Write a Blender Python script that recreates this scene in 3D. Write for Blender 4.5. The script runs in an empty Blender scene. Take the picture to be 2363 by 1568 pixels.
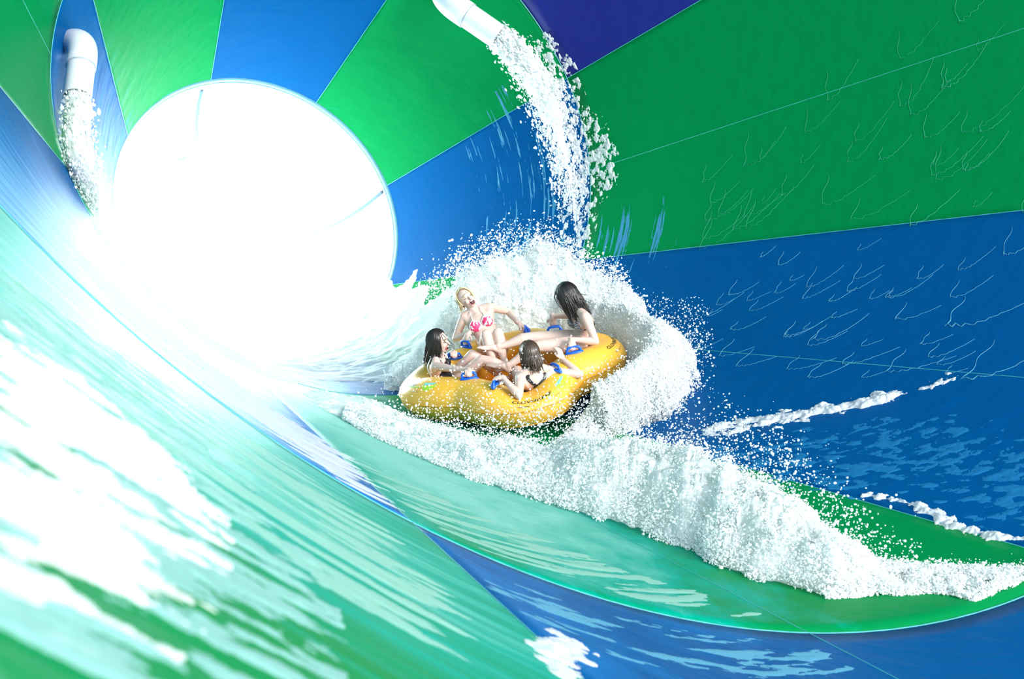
import bpy, bmesh, math
import numpy as np
from mathutils import Vector, Matrix

PI = math.pi
scene = bpy.context.scene
COL = scene.collection
rng = np.random.default_rng(7)

# ------------------------------------------------------------------ camera, sky, lights, exposure
UPZ = 6.0                                              # height of the camera above the datum
cam_d = bpy.data.cameras.new('camera')
cam = bpy.data.objects.new('camera', cam_d)
COL.objects.link(cam)
cam.location = (0, 0, UPZ)
cam.rotation_euler = (math.radians(76.0), 0, 0)
cam_d.sensor_width = 36.0
cam_d.lens = 3151.6 * 36.0 / 2363.0
cam_d.clip_start = 0.05
cam_d.clip_end = 400
cam_d.dof.use_dof = True
cam_d.dof.focus_distance = 12.4
cam_d.dof.aperture_fstop = 4.0
scene.camera = cam

scene.view_settings.view_transform = 'Standard'
scene.view_settings.look = 'None'
scene.view_settings.gamma = 1.0
scene.view_settings.exposure = 0.0
scene.cycles.use_denoising = True
scene.cycles.max_bounces = 10
scene.cycles.diffuse_bounces = 8
scene.cycles.glossy_bounces = 3
scene.cycles.transparent_max_bounces = 8
scene.cycles.sample_clamp_indirect = 8.0
scene.cycles.caustics_reflective = False
scene.cycles.caustics_refractive = False

# funnel frame: centre of the small mouth, axis into the exit tube, two radial axes
C0 = np.array([-3.01554, 16.2918, -2.51652 + UPZ])
AX = np.array([-0.49108, 0.71835, -0.49276])
E1 = np.array([-0.85687, -0.50022, 0.12472])
E2 = np.array([-0.1569, 0.48348, 0.86118])
SS = np.array([0.0, 2.6462, 8.7840, 14.30])
RR = np.array([1.75, 3.0017, 6.0735, 8.815])
PH = 2.87663

world = bpy.data.worlds.new('sky')
scene.world = world
world.use_nodes = True
wn = world.node_tree.nodes
wl = world.node_tree.links
bg = wn['Background']
bg.inputs['Color'].default_value = (0.80, 0.88, 1.0, 1)
bg.inputs['Strength'].default_value = 2.25


def area(name, loc, target, size, power, color, shape='DISK'):
    d = bpy.data.lights.new(name, 'AREA')
    d.shape = shape
    d.size = size
    d.energy = power
    d.color = color
    o = bpy.data.objects.new(name, d)
    COL.objects.link(o)
    o.location = loc
    o.rotation_euler = (Vector(target) - Vector(loc)).to_track_quat('-Z', 'Y').to_euler()
    return o


# daylight falling through the far mouth of the exit tube
area('tube_daylight', C0 + AX * 5.2, C0, 3.6, 1550, (0.92, 1.0, 0.99))
# sun above the open wide mouth of the funnel
sd = bpy.data.lights.new('sun', 'SUN')
sd.energy = 5.2
sd.angle = math.radians(25)
sd.color = (1.0, 0.98, 0.95)
so = bpy.data.objects.new('sun', sd)
COL.objects.link(so)
so.rotation_euler = Vector((-0.70, 0.60, -0.40)).to_track_quat('-Z', 'Y').to_euler()


# ------------------------------------------------------------------ helpers
def link(name, me, mat=None, parent=None, smooth=True):
    o = bpy.data.objects.new(name, me)
    COL.objects.link(o)
    if mat is not None:
        me.materials.append(mat)
    if parent is not None:
        o.parent = parent
    if smooth and len(me.polygons):
        me.polygons.foreach_set('use_smooth', np.ones(len(me.polygons), bool))
    return o


def mesh_np(name, V, F):
    """V (n,3) floats, F (m,k) ints of one polygon size"""
    V = np.asarray(V, np.float32)
    F = np.asarray(F, np.int32)
    me = bpy.data.meshes.new(name)
    me.vertices.add(len(V))
    me.vertices.foreach_set('co', V.ravel())
    k = F.shape[1]
    me.loops.add(F.size)
    me.loops.foreach_set('vertex_index', F.ravel())
    me.polygons.add(len(F))
    me.polygons.foreach_set('loop_start', np.arange(0, F.size, k, dtype=np.int32))
    me.polygons.foreach_set('loop_total', np.full(len(F), k, np.int32))
    me.update(calc_edges=True)
    return me


def mesh_py(name, V, F):
    me = bpy.data.meshes.new(name)
    me.from_pydata([tuple(map(float, v)) for v in V], [], [tuple(f) for f in F])
    me.update()
    return me


class MB:
    """collects shapes into one mesh"""

    def __init__(self):
        self.V = []
        self.F = []

    def add(self, V, F):
        n = len(self.V)
        self.V += [tuple(map(float, v)) for v in V]
        self.F += [tuple(int(i) + n for i in f) for f in F]

    def loft(self, rings, cap=True, close=False):
        """rings: list of (k,3) arrays"""
        k = len(rings[0])
        V = np.concatenate(rings)
        F = []
        m = len(rings)
        for i in range(m if close else m - 1):
            a = i * k
            b = ((i + 1) % m) * k
            for j in range(k):
                j2 = (j + 1) % k
                F.append((a + j, a + j2, b + j2, b + j))
        if cap and not close:
            F.append(tuple(range(k - 1, -1, -1)))
            F.append(tuple((m - 1) * k + j for j in range(k)))
        self.add(V, F)

    def tube(self, pts, rad, k=10, round_ends=True, up=(0, 0, 1), flat=1.0):
        pts = [np.asarray(p, float) for p in pts]
        rad = list(rad) if hasattr(rad, '__len__') else [rad] * len(pts)
        P, R, D = [], [], []
        n = len(pts)
        tang = []
        for i in range(n):
            a = pts[max(i - 1, 0)]
            b = pts[min(i + 1, n - 1)]
            t = b - a
            tang.append(t / (np.linalg.norm(t) + 1e-9))
        if round_ends:
            for a in (0.02, 0.5, 0.87):
                P.append(pts[0] - tang[0] * rad[0] * math.sqrt(1 - a * a) if a < 1 else pts[0])
                R.append(rad[0] * a)
                D.append(tang[0])
        for i in range(n):
            P.append(pts[i]); R.append(rad[i]); D.append(tang[i])
        if round_ends:
            for a in (0.87, 0.5, 0.02):
                P.append(pts[-1] + tang[-1] * rad[-1] * math.sqrt(1 - a * a))
                R.append(rad[-1] * a)
                D.append(tang[-1])
        u = np.asarray(up, float)
        rings = []
        ang = np.linspace(0, 2 * PI, k, endpoint=False)
        prev = None
        for p, r, d in zip(P, R, D):
            x = np.cross(u, d) if prev is None else prev - d * (prev @ d)
            if np.linalg.norm(x) < 1e-4:
                x = np.cross(np.array([1.0, 0.2, 0]), d)
            x /= np.linalg.norm(x)
            prev = x
            y = np.cross(d, x)
            rings.append(p + r * (np.cos(ang)[:, None] * x + flat * np.sin(ang)[:, None] * y))
        self.loft(rings)

    def ellip(self, c, rad, R=np.eye(3), nu=16, nv=10):
        """ellipsoid; R columns are its axes"""
        c = np.asarray(c, float)
        V = []
        for i in range(nv + 1):
            t = PI * i / nv
            s = max(math.sin(t), 0.02)
            for j in range(nu):
                a = 2 * PI * j / nu
                V.append(c + R @ (np.array([s * math.cos(a), s * math.sin(a), math.cos(t)]) * rad))
        F = []
        for i in range(nv):
            for j in range(nu):
                j2 = (j + 1) % nu
                F.append((i * nu + j, (i + 1) * nu + j, (i + 1) * nu + j2, i * nu + j2))
        F.append(tuple(range(nu)))
        F.append(tuple(nv * nu + j for j in range(nu - 1, -1, -1)))
        self.add(V, F)

    def build(self, name, mat, parent=None, smooth=True):
        return link(name, mesh_py(name, self.V, self.F), mat, parent, smooth)


def tag(o, label=None, cat=None, group=None, kind=None):
    if label: o['label'] = label
    if cat: o['category'] = cat
    if group: o['group'] = group
    if kind: o['kind'] = kind
    return o


def empty(name, loc, label=None, cat=None, group=None, kind=None):
    o = bpy.data.objects.new(name, None)
    COL.objects.link(o)
    o.location = loc
    o.empty_display_size = 0.1
    return tag(o, label, cat, group, kind)


def hash2(ix, iy, seed):
    n = (ix.astype(np.int64) * 374761393 + iy.astype(np.int64) * 668265263 + seed * 1274126177) & 0x7fffffff
    n = ((n ^ (n >> 13)) * 1274126177) & 0x7fffffff
    return ((n ^ (n >> 16)) & 0xffff) / 65535.0


def vnoise(x, y, seed=0):
    x0 = np.floor(x); y0 = np.floor(y)
    fx = x - x0; fy = y - y0
    fx = fx * fx * (3 - 2 * fx); fy = fy * fy * (3 - 2 * fy)
    a = hash2(x0, y0, seed); b = hash2(x0 + 1, y0, seed)
    c = hash2(x0, y0 + 1, seed); d = hash2(x0 + 1, y0 + 1, seed)
    return (a * (1 - fx) + b * fx) * (1 - fy) + (c * (1 - fx) + d * fx) * fy


def fbm(x, y, seed=0, octv=4):
    t = 0; amp = 0.5; tot = 0
    for k in range(octv):
        t = t + amp * vnoise(x * 2 ** k + 17.3 * k, y * 2 ** k + 9.1 * k, seed + k)
        tot += amp
        amp *= 0.55
    return t / tot


def hash3(ix, iy, iz, seed):
    n = (ix.astype(np.int64) * 374761393 + iy.astype(np.int64) * 668265263 + iz.astype(np.int64) * 2147483647 + seed * 1274126177) & 0x7fffffff
    n = ((n ^ (n >> 13)) * 1274126177) & 0x7fffffff
    return ((n ^ (n >> 16)) & 0xffff) / 65535.0


def fbm3(P, freq, seed=0, octv=4, gain=0.55):
    t = 0; amp = 1.0; tot = 0
    for k in range(octv):
        X = P * freq * 2 ** k + 13.7 * k
        X0 = np.floor(X); f = X - X0; f = f * f * (3 - 2 * f)
        v = 0
        for i in (0, 1):
            for j in (0, 1):
                for l in (0, 1):
                    w = (f[:, 0] if i else 1 - f[:, 0]) * (f[:, 1] if j else 1 - f[:, 1]) * (f[:, 2] if l else 1 - f[:, 2])
                    v = v + w * hash3(X0[:, 0] + i, X0[:, 1] + j, X0[:, 2] + l, seed + k)
        t = t + amp * v; tot += amp; amp *= gain
    return t / tot


def roughen(V, nu, nv, amp, freq, seed, octv=4):
    """push the points of a grid surface along its normals by a solid noise"""
    G = V.reshape(nu, nv, 3)
    n = np.cross(np.gradient(G, axis=0), np.gradient(G, axis=1)).reshape(-1, 3)
    n /= np.linalg.norm(n, axis=1)[:, None] + 1e-9
    return V + n * ((fbm3(V, freq, seed, octv) - 0.5) * 2 * amp)[:, None]


# ------------------------------------------------------------------ materials
def new_mat(name):
    m = bpy.data.materials.new(name)
    m.use_nodes = True
    nt = m.node_tree
    return m, nt, nt.nodes['Principled BSDF']


def simple(name, col, rough=0.5, spec=0.5, sub=0.0, coat=0.0, noise=0.0, nscale=20):
    m, nt, b = new_mat(name)
    b.inputs['Base Color'].default_value = (*col, 1)
    b.inputs['Roughness'].default_value = rough
    b.inputs['Specular IOR Level'].default_value = spec
    if coat:
        b.inputs['Coat Weight'].default_value = coat
        b.inputs['Coat Roughness'].default_value = 0.1
    if sub:
        b.inputs['Subsurface Weight'].default_value = sub
        b.inputs['Subsurface Radius'].default_value = (0.02, 0.008, 0.005)
        b.inputs['Subsurface Scale'].default_value = 0.5
    if noise:
        tc = nt.nodes.new('ShaderNodeTexCoord')
        n = nt.nodes.new('ShaderNodeTexNoise')
        n.inputs['Scale'].default_value = nscale
        n.inputs['Detail'].default_value = 3
        nt.links.new(tc.outputs['Object'], n.inputs['Vector'])
        mx = nt.nodes.new('ShaderNodeMix')
        mx.data_type = 'RGBA'
        mx.inputs[6].default_value = (*[c * (1 - noise) for c in col], 1)
        mx.inputs[7].default_value = (*[min(1, c * (1 + noise)) for c in col], 1)
        nt.links.new(n.outputs['Fac'], mx.inputs[0])
        nt.links.new(mx.outputs[2], b.inputs['Base Color'])
    return m


def panel_mat(name, col, thin, milk):
    """glossy moulded fibreglass under a thin running film of water"""
    m, nt, b = new_mat(name)
    N = nt.nodes; L = nt.links
    uv = N.new('ShaderNodeUVMap'); uv.uv_map = 'flow'
    mp = N.new('ShaderNodeMapping'); mp.inputs['Scale'].default_value = (7.0, 0.55, 1)
    L.new(uv.outputs['UV'], mp.inputs['Vector'])
    n1 = N.new('ShaderNodeTexNoise'); n1.inputs['Scale'].default_value = 1.0
    n1.inputs['Detail'].default_value = 7; n1.inputs['Roughness'].default_value = 0.66
    L.new(mp.outputs['Vector'], n1.inputs['Vector'])
    at = N.new('ShaderNodeAttribute'); at.attribute_name = 'film'
    add = N.new('ShaderNodeMath'); add.operation = 'ADD'
    L.new(n1.outputs['Fac'], add.inputs[0]); L.new(at.outputs['Fac'], add.inputs[1])
    mr = N.new('ShaderNodeMapRange'); mr.inputs[1].default_value = 0.78; mr.inputs[2].default_value = 1.45
    L.new(add.outputs[0], mr.inputs[0])
    cr = N.new('ShaderNodeValToRGB')
    cr.color_ramp.elements[0].position = 0.0; cr.color_ramp.elements[0].color = (*col, 1)
    cr.color_ramp.elements[1].position = 1.0; cr.color_ramp.elements[1].color = (*milk, 1)
    e = cr.color_ramp.elements.new(0.38); e.color = (*thin, 1)
    L.new(mr.outputs[0], cr.inputs[0]); L.new(cr.outputs[0], b.inputs['Base Color'])
    mp2 = N.new('ShaderNodeMapping'); mp2.inputs['Scale'].default_value = (5.0, 1.6, 1)
    L.new(uv.outputs['UV'], mp2.inputs['Vector'])
    n2 = N.new('ShaderNodeTexNoise'); n2.inputs['Scale'].default_value = 1.6; n2.inputs['Detail'].default_value = 5
    L.new(mp2.outputs['Vector'], n2.inputs['Vector'])
    bp = N.new('ShaderNodeBump'); bp.inputs['Strength'].default_value = 0.25; bp.inputs['Distance'].default_value = 0.05
    L.new(n2.outputs['Fac'], bp.inputs['Height']); L.new(bp.outputs['Normal'], b.inputs['Normal'])
    b.inputs['Roughness'].default_value = 0.42
    b.inputs['Specular IOR Level'].default_value = 0.035
    return m


def foam_mat(name, col=(0.93, 0.975, 0.975), trans=0.3, bump=0.0):
    m, nt, b = new_mat(name)
    b.inputs['Base Color'].default_value = (*col, 1)
    b.inputs['Roughness'].default_value = 0.45
    b.inputs['Specular IOR Level'].default_value = 0.3
    if bump:
        tc = nt.nodes.new('ShaderNodeTexCoord')
        nz = nt.nodes.new('ShaderNodeTexNoise'); nz.inputs['Scale'].default_value = 55; nz.inputs['Detail'].default_value = 4
        nt.links.new(tc.outputs['Object'], nz.inputs['Vector'])
        bp = nt.nodes.new('ShaderNodeBump'); bp.inputs['Strength'].default_value = bump; bp.inputs['Distance'].default_value = 0.02
        nt.links.new(nz.outputs['Fac'], bp.inputs['Height']); nt.links.new(bp.outputs['Normal'], b.inputs['Normal'])
    tr = nt.nodes.new('ShaderNodeBsdfTranslucent'); tr.inputs['Color'].default_value = (*col, 1)
    mx = nt.nodes.new('ShaderNodeMixShader'); mx.inputs[0].default_value = trans
    nt.links.new(b.outputs[0], mx.inputs[1]); nt.links.new(tr.outputs[0], mx.inputs[2])
    nt.links.new(mx.outputs[0], nt.nodes['Material Output'].inputs['Surface'])
    return m


M_GREEN = panel_mat('green_fibreglass', (0.0003, 0.192, 0.048), (0.0, 0.28, 0.20), (0.17, 0.47, 0.385))
M_BLUE = panel_mat('blue_fibreglass', (0.0004, 0.070, 0.222), (0.0, 0.115, 0.34), (0.17, 0.40, 0.64))
M_BLUE_SHADE = panel_mat('shaded_blue_fibreglass', (0.014, 0.022, 0.18), (0.0, 0.08, 0.29), (0.16, 0.38, 0.64))  # blue panel in dim light: its dark violet shade is painted into the colour
M_SEAM = simple('sealed_seam', (0.06, 0.36, 0.36), 0.4, noise=0.3, nscale=8)
M_LIP = simple('pale_flange', (0.07, 0.19, 0.24), 0.3, noise=0.15, nscale=3)
M_TUBE = simple('white_gelcoat', (0.88, 0.92, 0.93), 0.45, noise=0.03, nscale=2)
M_JOINT = simple('grey_blue_joint', (0.075, 0.115, 0.135), 0.95, 0.0, noise=0.1, nscale=3)
M_PVC = simple('white_pvc', (0.60, 0.63, 0.67), 0.3, noise=0.03, nscale=6)
M_PVCJ = simple('grey_pipe_joint', (0.35, 0.40, 0.45), 0.5, noise=0.05)  # grey ring where the elbow meets the straight pipe
M_FOAM = foam_mat('white_foam', (0.965, 0.988, 0.983), 0.5)
M_BULK = foam_mat('bulk_foam', (0.965, 0.988, 0.983), 0.5, 0.4)
M_DROP = foam_mat('white_droplets', (0.95, 0.98, 0.99), 0.35)
M_RIV = foam_mat('thin_wave_crest', (0.10, 0.36, 0.52), 0.2)
M_RIVG = foam_mat('thin_green_wave_crest', (0.05, 0.46, 0.27), 0.3)
M_MINT = foam_mat('thin_milky_foam', (0.26, 0.55, 0.44), 0.2)
M_RIPPLE = foam_mat('faint_ripple', (0.01, 0.17, 0.40), 0.2)
M_TRICK = foam_mat('thin_trickle', (0.05, 0.27, 0.46), 0.2)
M_FILM = foam_mat('milky_film', (0.24, 0.50, 0.44), 0.2)
M_RAFT = simple('yellow_vinyl', (0.88, 0.47, 0.05), 0.33, 0.5, noise=0.05, nscale=4)
M_RSEAM = simple('yellow_weld', (0.72, 0.33, 0.015), 0.45, noise=0.05)
M_RFLOOR = simple('bounce_tinted_vinyl_floor', (0.90, 0.40, 0.02), 0.3, noise=0.12, nscale=6)  # yellow vinyl; orange bounce light between the tubes put into its colour
M_HANDLE = simple('blue_rubber', (0.008, 0.115, 0.60), 0.3, 0.5, noise=0.08, nscale=30)
M_INK = simple('black_print', (0.02, 0.015, 0.01), 0.5, noise=0.1)
M_LIME = simple('lime_print', (0.42, 0.68, 0.04), 0.45, noise=0.1)
M_AQUA = simple('aqua_print', (0.20, 0.62, 0.68), 0.45, noise=0.1)
M_SKIN = simple('wet_skin', (0.70, 0.50, 0.42), 0.38, 0.45, sub=0.12, noise=0.05, nscale=9)
M_LIPS = simple('pink_lips', (0.62, 0.22, 0.20), 0.35, noise=0.05)
M_MOUTH = simple('mouth_inside', (0.06, 0.008, 0.012), 0.5, noise=0.1)
M_TEETH = simple('teeth', (0.88, 0.87, 0.82), 0.3, noise=0.02)
M_EYE = simple('dark_lashes', (0.03, 0.02, 0.018), 0.4, noise=0.1)
M_BLACK = simple('black_swim_fabric', (0.010, 0.011, 0.014), 0.4, noise=0.2, nscale=60)
M_WHITE = simple('white_cord', (0.85, 0.85, 0.84), 0.5, noise=0.03)
M_HAIRD = simple('dark_wet_hair', (0.016, 0.010, 0.008), 0.28, 0.6, noise=0.5, nscale=50)
M_HAIRB = simple('brown_wet_hair', (0.055, 0.032, 0.018), 0.3, 0.6, noise=0.6, nscale=60)
M_HAIRL = simple('blonde_wet_hair', (0.62, 0.50, 0.26), 0.35, 0.5, noise=0.3, nscale=50)


def floral(name):
    m, nt, b = new_mat(name)
    tc = nt.nodes.new('ShaderNodeTexCoord')
    n = nt.nodes.new('ShaderNodeTexNoise'); n.inputs['Scale'].default_value = 34; n.inputs['Detail'].default_value = 1.5
    nt.links.new(tc.outputs['Object'], n.inputs['Vector'])
    cr = nt.nodes.new('ShaderNodeValToRGB')
    cr.color_ramp.elements[0].position = 0.50; cr.color_ramp.elements[0].color = (0.80, 0.04, 0.16, 1)
    cr.color_ramp.elements[1].position = 0.56; cr.color_ramp.elements[1].color = (0.88, 0.84, 0.83, 1)
    nt.links.new(n.outputs['Fac'], cr.inputs[0]); nt.links.new(cr.outputs[0], b.inputs['Base Color'])
    b.inputs['Roughness'].default_value = 0.55
    return m


def striped(name):
    m, nt, b = new_mat(name)
    tc = nt.nodes.new('ShaderNodeTexCoord')
    w = nt.nodes.new('ShaderNodeTexWave'); w.bands_direction = 'Z'
    w.inputs['Scale'].default_value = 21; w.inputs['Distortion'].default_value = 1.0
    w.inputs['Detail'].default_value = 0
    nt.links.new(tc.outputs['Object'], w.inputs['Vector'])
    cr = nt.nodes.new('ShaderNodeValToRGB')
    cr.color_ramp.elements[0].position = 0.60; cr.color_ramp.elements[0].color = (0.010, 0.014, 0.03, 1)
    cr.color_ramp.elements[1].position = 0.72; cr.color_ramp.elements[1].color = (0.75, 0.76, 0.8, 1)
    nt.links.new(w.outputs['Color'], cr.inputs[0]); nt.links.new(cr.outputs[0], b.inputs['Base Color'])
    b.inputs['Roughness'].default_value = 0.5
    return m


M_FLORAL = floral('pink_floral_fabric')
M_STRIPE = striped('navy_striped_fabric')


# ------------------------------------------------------------------ the funnel shell
def rad_at(s):
    return np.interp(s, SS, RR)


def cone(s, th, h=0.0):
    """point on the inner surface of the funnel, h metres off it towards the inside"""
    s = np.asarray(s, float); th = np.asarray(th, float); h = np.asarray(h, float)
    s, th, h = np.broadcast_arrays(s, th, h)
    u = np.cos(th)[..., None] * E1 + np.sin(th)[..., None] * E2
    n = (-u - AX * 0.49) / math.sqrt(1 + 0.49 ** 2)
    return C0 - AX * s[..., None] + rad_at(s)[..., None] * u + n * h[..., None]


def grid_faces(nu, nv):
    i, j = np.meshgrid(np.arange(nu - 1), np.arange(nv - 1), indexing='ij')
    a = i * nv + j
    return np.stack([a, a + nv, a + nv + 1, a + 1], -1).reshape(-1, 4)


def film_and_sheen(s, th):
    """milky water in the trough and left bank, paler near the exit, plus painted sheen"""
    t = (th + PI) % (2 * PI) - PI
    left = np.exp(-((t + 0.75) / 0.42) ** 2)
    f = 0.84 * left * np.clip((13.3 - s) / 2.6, 0, 1)
    low = np.exp(-((t + 1.25) / 0.30) ** 2) * np.clip((10.4 - s) / 3.5, 0, 1)
    f = np.maximum(f, 0.95 * low)
    near = np.clip((0.7 - s) / 0.7, 0, 1) * 0.22
    up = np.exp(-((t - 0.25) / 0.5) ** 2) * np.clip((3.2 - s) / 2.5, 0, 1)
    sheen = np.exp(-((t - 0.95) / 0.30) ** 2) * np.clip((1.7 - s) / 1.0, 0, 1)  # pale reflection on the panel above the exit, painted into the film tone
    return np.maximum.reduce([f, near, 0.42 * up, 0.22 * sheen])


def shell_panel(name, s0, s1, t0, t1, mat, parent):
    ns, nt = 40, 40
    s = np.linspace(s0, s1, ns); t = np.linspace(t0, t1, nt)
    S, T = np.meshgrid(s, t, indexing='ij')
    V = cone(S, T).reshape(-1, 3)
    F = grid_faces(ns, nt)
    me = mesh_np(name, V, F)
    uvl = me.uv_layers.new(name='flow')
    uv = np.stack([S - 0.35 * rad_at(S) * T, rad_at(S) * T], -1).reshape(-1, 2)
    li = np.empty(len(me.loops), np.int32); me.loops.foreach_get('vertex_index', li)
    uvl.data.foreach_set('uv', uv[li].astype(np.float32).ravel())
    fa = me.attributes.new('film', 'FLOAT', 'POINT')
    fa.data.foreach_set('value', film_and_sheen(S, T).astype(np.float32).ravel())
    o = link(name, me, mat, parent)
    sol = o.modifiers.new('thickness', 'SOLIDIFY'); sol.thickness = 0.025; sol.offset = 1.0
    return o


SECT = {-1: 'wall_right', 0: 'ceiling_right', 1: 'ceiling', 2: 'ceiling_left', 3: 'wall_left',
        4: 'wall_left_low', -3: 'floor', -2: 'wall_right_low'}
for k, nm in SECT.items():
    root = empty(nm, C0, kind='structure')
    t1 = PH - k * PI / 4
    t0 = t1 - PI / 4
    for ring in range(3):
        green = (k % 2 == 0) == (ring % 2 == 0)
        shaded = k == 0 and ring == 1
        p = shell_panel('green_panel' if green else 'shaded_blue_panel' if shaded else 'blue_panel', SS[ring], SS[ring + 1], t0, t1,
                        M_GREEN if green else M_BLUE_SHADE if shaded else M_BLUE, root)
        p.matrix_parent_inverse = Matrix.Translation(-Vector(C0))


def ribbon(pts_s, pts_t, w, h, name, mat, kind='structure'):
    """thin raised strip along a path on the shell"""
    s = np.asarray(pts_s, float); t = np.asarray(pts_t, float)
    P = cone(s, t)
    d = np.gradient(P, axis=0); d /= np.linalg.norm(d, axis=1)[:, None]
    n = cone(s, t, 0.1) - P; n /= np.linalg.norm(n, axis=1)[:, None]
    b = np.cross(d, n)
    w = np.broadcast_to(np.asarray(w, float), s.shape)[:, None]
    V = np.stack([P + b * w / 2 - n * .004, P + b * w * .3 + n * h, P - b * w * .3 + n * h, P - b * w / 2 - n * .004], 1)
    V = V.reshape(-1, 3)
    F = []
    for i in range(len(s) - 1):
        for j in range(3):
            a = i * 4 + j
            F.append((a, a + 1, a + 5, a + 4))
    o = link(name, mesh_np(name, V, np.array(F)), mat)
    tag(o, kind=kind)
    return o


ti = 1
for k in range(8):                                    # seams between the sectors
    th = PH - k * PI / 4
    s = np.linspace(0.0, 12.9, 60)
    ribbon(s, np.full(60, th), 0.010, 0.003, 'trim_%d' % ti, M_SEAM); ti += 1
for s0 in (SS[1], SS[2]):                             # the two ring seams
    t = np.linspace(0, 2 * PI, 160)
    ribbon(np.full(160, s0), t, 0.012, 0.004, 'trim_%d' % ti, M_SEAM); ti += 1
for k, a, b in ((-1, SS[1], 12.5), (-2, SS[1], 12.5), (-3, SS[1], 12.5), (4, SS[2], 12.9), (3, SS[1], 12)):   # faint mid-panel seams
    th = PH - (k + .5) * PI / 4
    s = np.linspace(a, b, 50)
    ribbon(s, np.full(50, th), 0.007, 0.003, 'trim_%d' % ti, M_SEAM); ti += 1


# exit tube beyond the small mouth
def tube_pt(z, th, r):
    z = np.asarray(z, float); th = np.asarray(th, float)
    u = np.cos(th)[..., None] * E1 + np.sin(th)[..., None] * E2
    return C0 + AX * z[..., None] + u * np.asarray(r, float)[..., None]


Z, T = np.meshgrid(np.linspace(-0.0, 5.3, 24), np.linspace(0, 2 * PI, 97), indexing='ij')
o = link('wall_far', mesh_np('wall_far', tube_pt(Z, T, np.full(Z.shape, 1.75)).reshape(-1, 3), grid_faces(24, 97)), M_TUBE)
so_ = o.modifiers.new('thickness', 'SOLIDIFY'); so_.thickness = 0.03; so_.offset = -1.0
tag(o, kind='structure')
t = np.linspace(0, 2 * PI, 180)
ribbon(np.full(180, 0.04), t, 0.07, 0.004, 'trim_%d' % ti, M_LIP)
ti += 1
for zz, tt in (([0.13, 0.55, 1.08, 1.49, 1.89, 2.17, 2.29], [1.265, 1.321, 1.403, 1.48, 1.532, 1.536, 1.487]),
               ([3.04, 2.65, 1.94, 1.15, 0.49, 0.05], [2.547, 2.656, 2.779, 2.852, 2.886, 2.898])):
    q = np.linspace(0, len(zz) - 1, 40)
    z = np.interp(q, range(len(zz)), zz); t = np.interp(q, range(len(zz)), tt)
    b = MB()
    b.tube(list(tube_pt(z, t, np.full(40, 1.745))), 0.022, 8)
    o = b.build('trim_%d' % ti, M_JOINT); ti += 1
    tag(o, kind='structure')

# ------------------------------------------------------------------ water
def wrapp(t):
    return np.where(np.asarray(t) > 0.9, np.asarray(t) - 2 * PI, np.asarray(t))


def poly_sd(px, py, poly):
    """signed distance to a polygon, positive inside"""
    poly = np.asarray(poly, float)
    n = len(poly)
    d2 = np.full(px.shape, 1e9)
    ins = np.zeros(px.shape, bool)
    for i in range(n):
        a = poly[i]; b = poly[(i + 1) % n]
        e = b - a
        wx = px - a[0]; wy = py - a[1]
        t = np.clip((wx * e[0] + wy * e[1]) / (e @ e + 1e-12), 0, 1)
        d2 = np.minimum(d2, (wx - t * e[0]) ** 2 + (wy - t * e[1]) ** 2)
        c = ((a[1] <= py) & (b[1] > py)) | ((b[1] <= py) & (a[1] > py))
        with np.errstate(divide='ignore', invalid='ignore'):
            xi = a[0] + (py - a[1]) / (b[1] - a[1]) * e[0]
        ins ^= c & (px < xi)
    d = np.sqrt(d2)
    return np.where(ins, d, -d)


def foam_sheet(name, poly, rbar, H, edge, amp, fs, ft, seed, step, label, cat='foam', bias=0.0, skew=0.0, mat=None, lift=0.0):
    """ragged foam lying on the shell: a height field whose low parts dip below the surface and are left out"""
    poly = np.array([(s, rbar * t) for s, t in poly])
    lo = poly.min(0) - edge; hi = poly.max(0) + edge
    ns = int((hi[0] - lo[0]) / step[0]) + 2; nt = int((hi[1] - lo[1]) / step[1]) + 2
    S, Rh = np.meshgrid(np.linspace(lo[0], hi[0], ns), np.linspace(lo[1], hi[1], nt), indexing='ij')
    sd = poly_sd(S, Rh, poly)
    m = np.clip(sd / edge, -1, 1)
    nz = fbm((S + skew * Rh) * fs, Rh * ft, seed, 5) * 2 - 1
    fine = fbm(S * fs * 5, Rh * ft * 5, seed + 40, 3) * 2 - 1
    h = H * m * (0.7 + 0.6 * fbm(S * 2, Rh * 2, seed + 9, 2)) + amp * (nz * 1.7 + bias) + amp * 0.35 * fine
    h = np.where(sd < -edge, -1, np.minimum(h, H * 3))
    V = cone(S, Rh / rbar, np.maximum(h, -0.012) + lift).reshape(-1, 3)
    F = grid_faces(ns, nt)
    keep = (h.ravel()[F] > 0).any(1)
    F = F[keep]
    used = np.unique(F)
    rem = np.full(len(V), -1, np.int32); rem[used] = np.arange(len(used))
    o = link(name, mesh_np(name, V[used], rem[F]), mat or M_FOAM)
    return tag(o, label, cat, kind='stuff')


def ico(sub):
    bm = bmesh.new()
    bmesh.ops.create_icosphere(bm, subdivisions=sub, radius=1.0)
    V = np.array([v.co[:] for v in bm.verts]); F = np.array([[v.index for v in f.verts] for f in bm.faces])
    bm.free()
    return V, F


ICO1 = ico(1)


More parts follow.
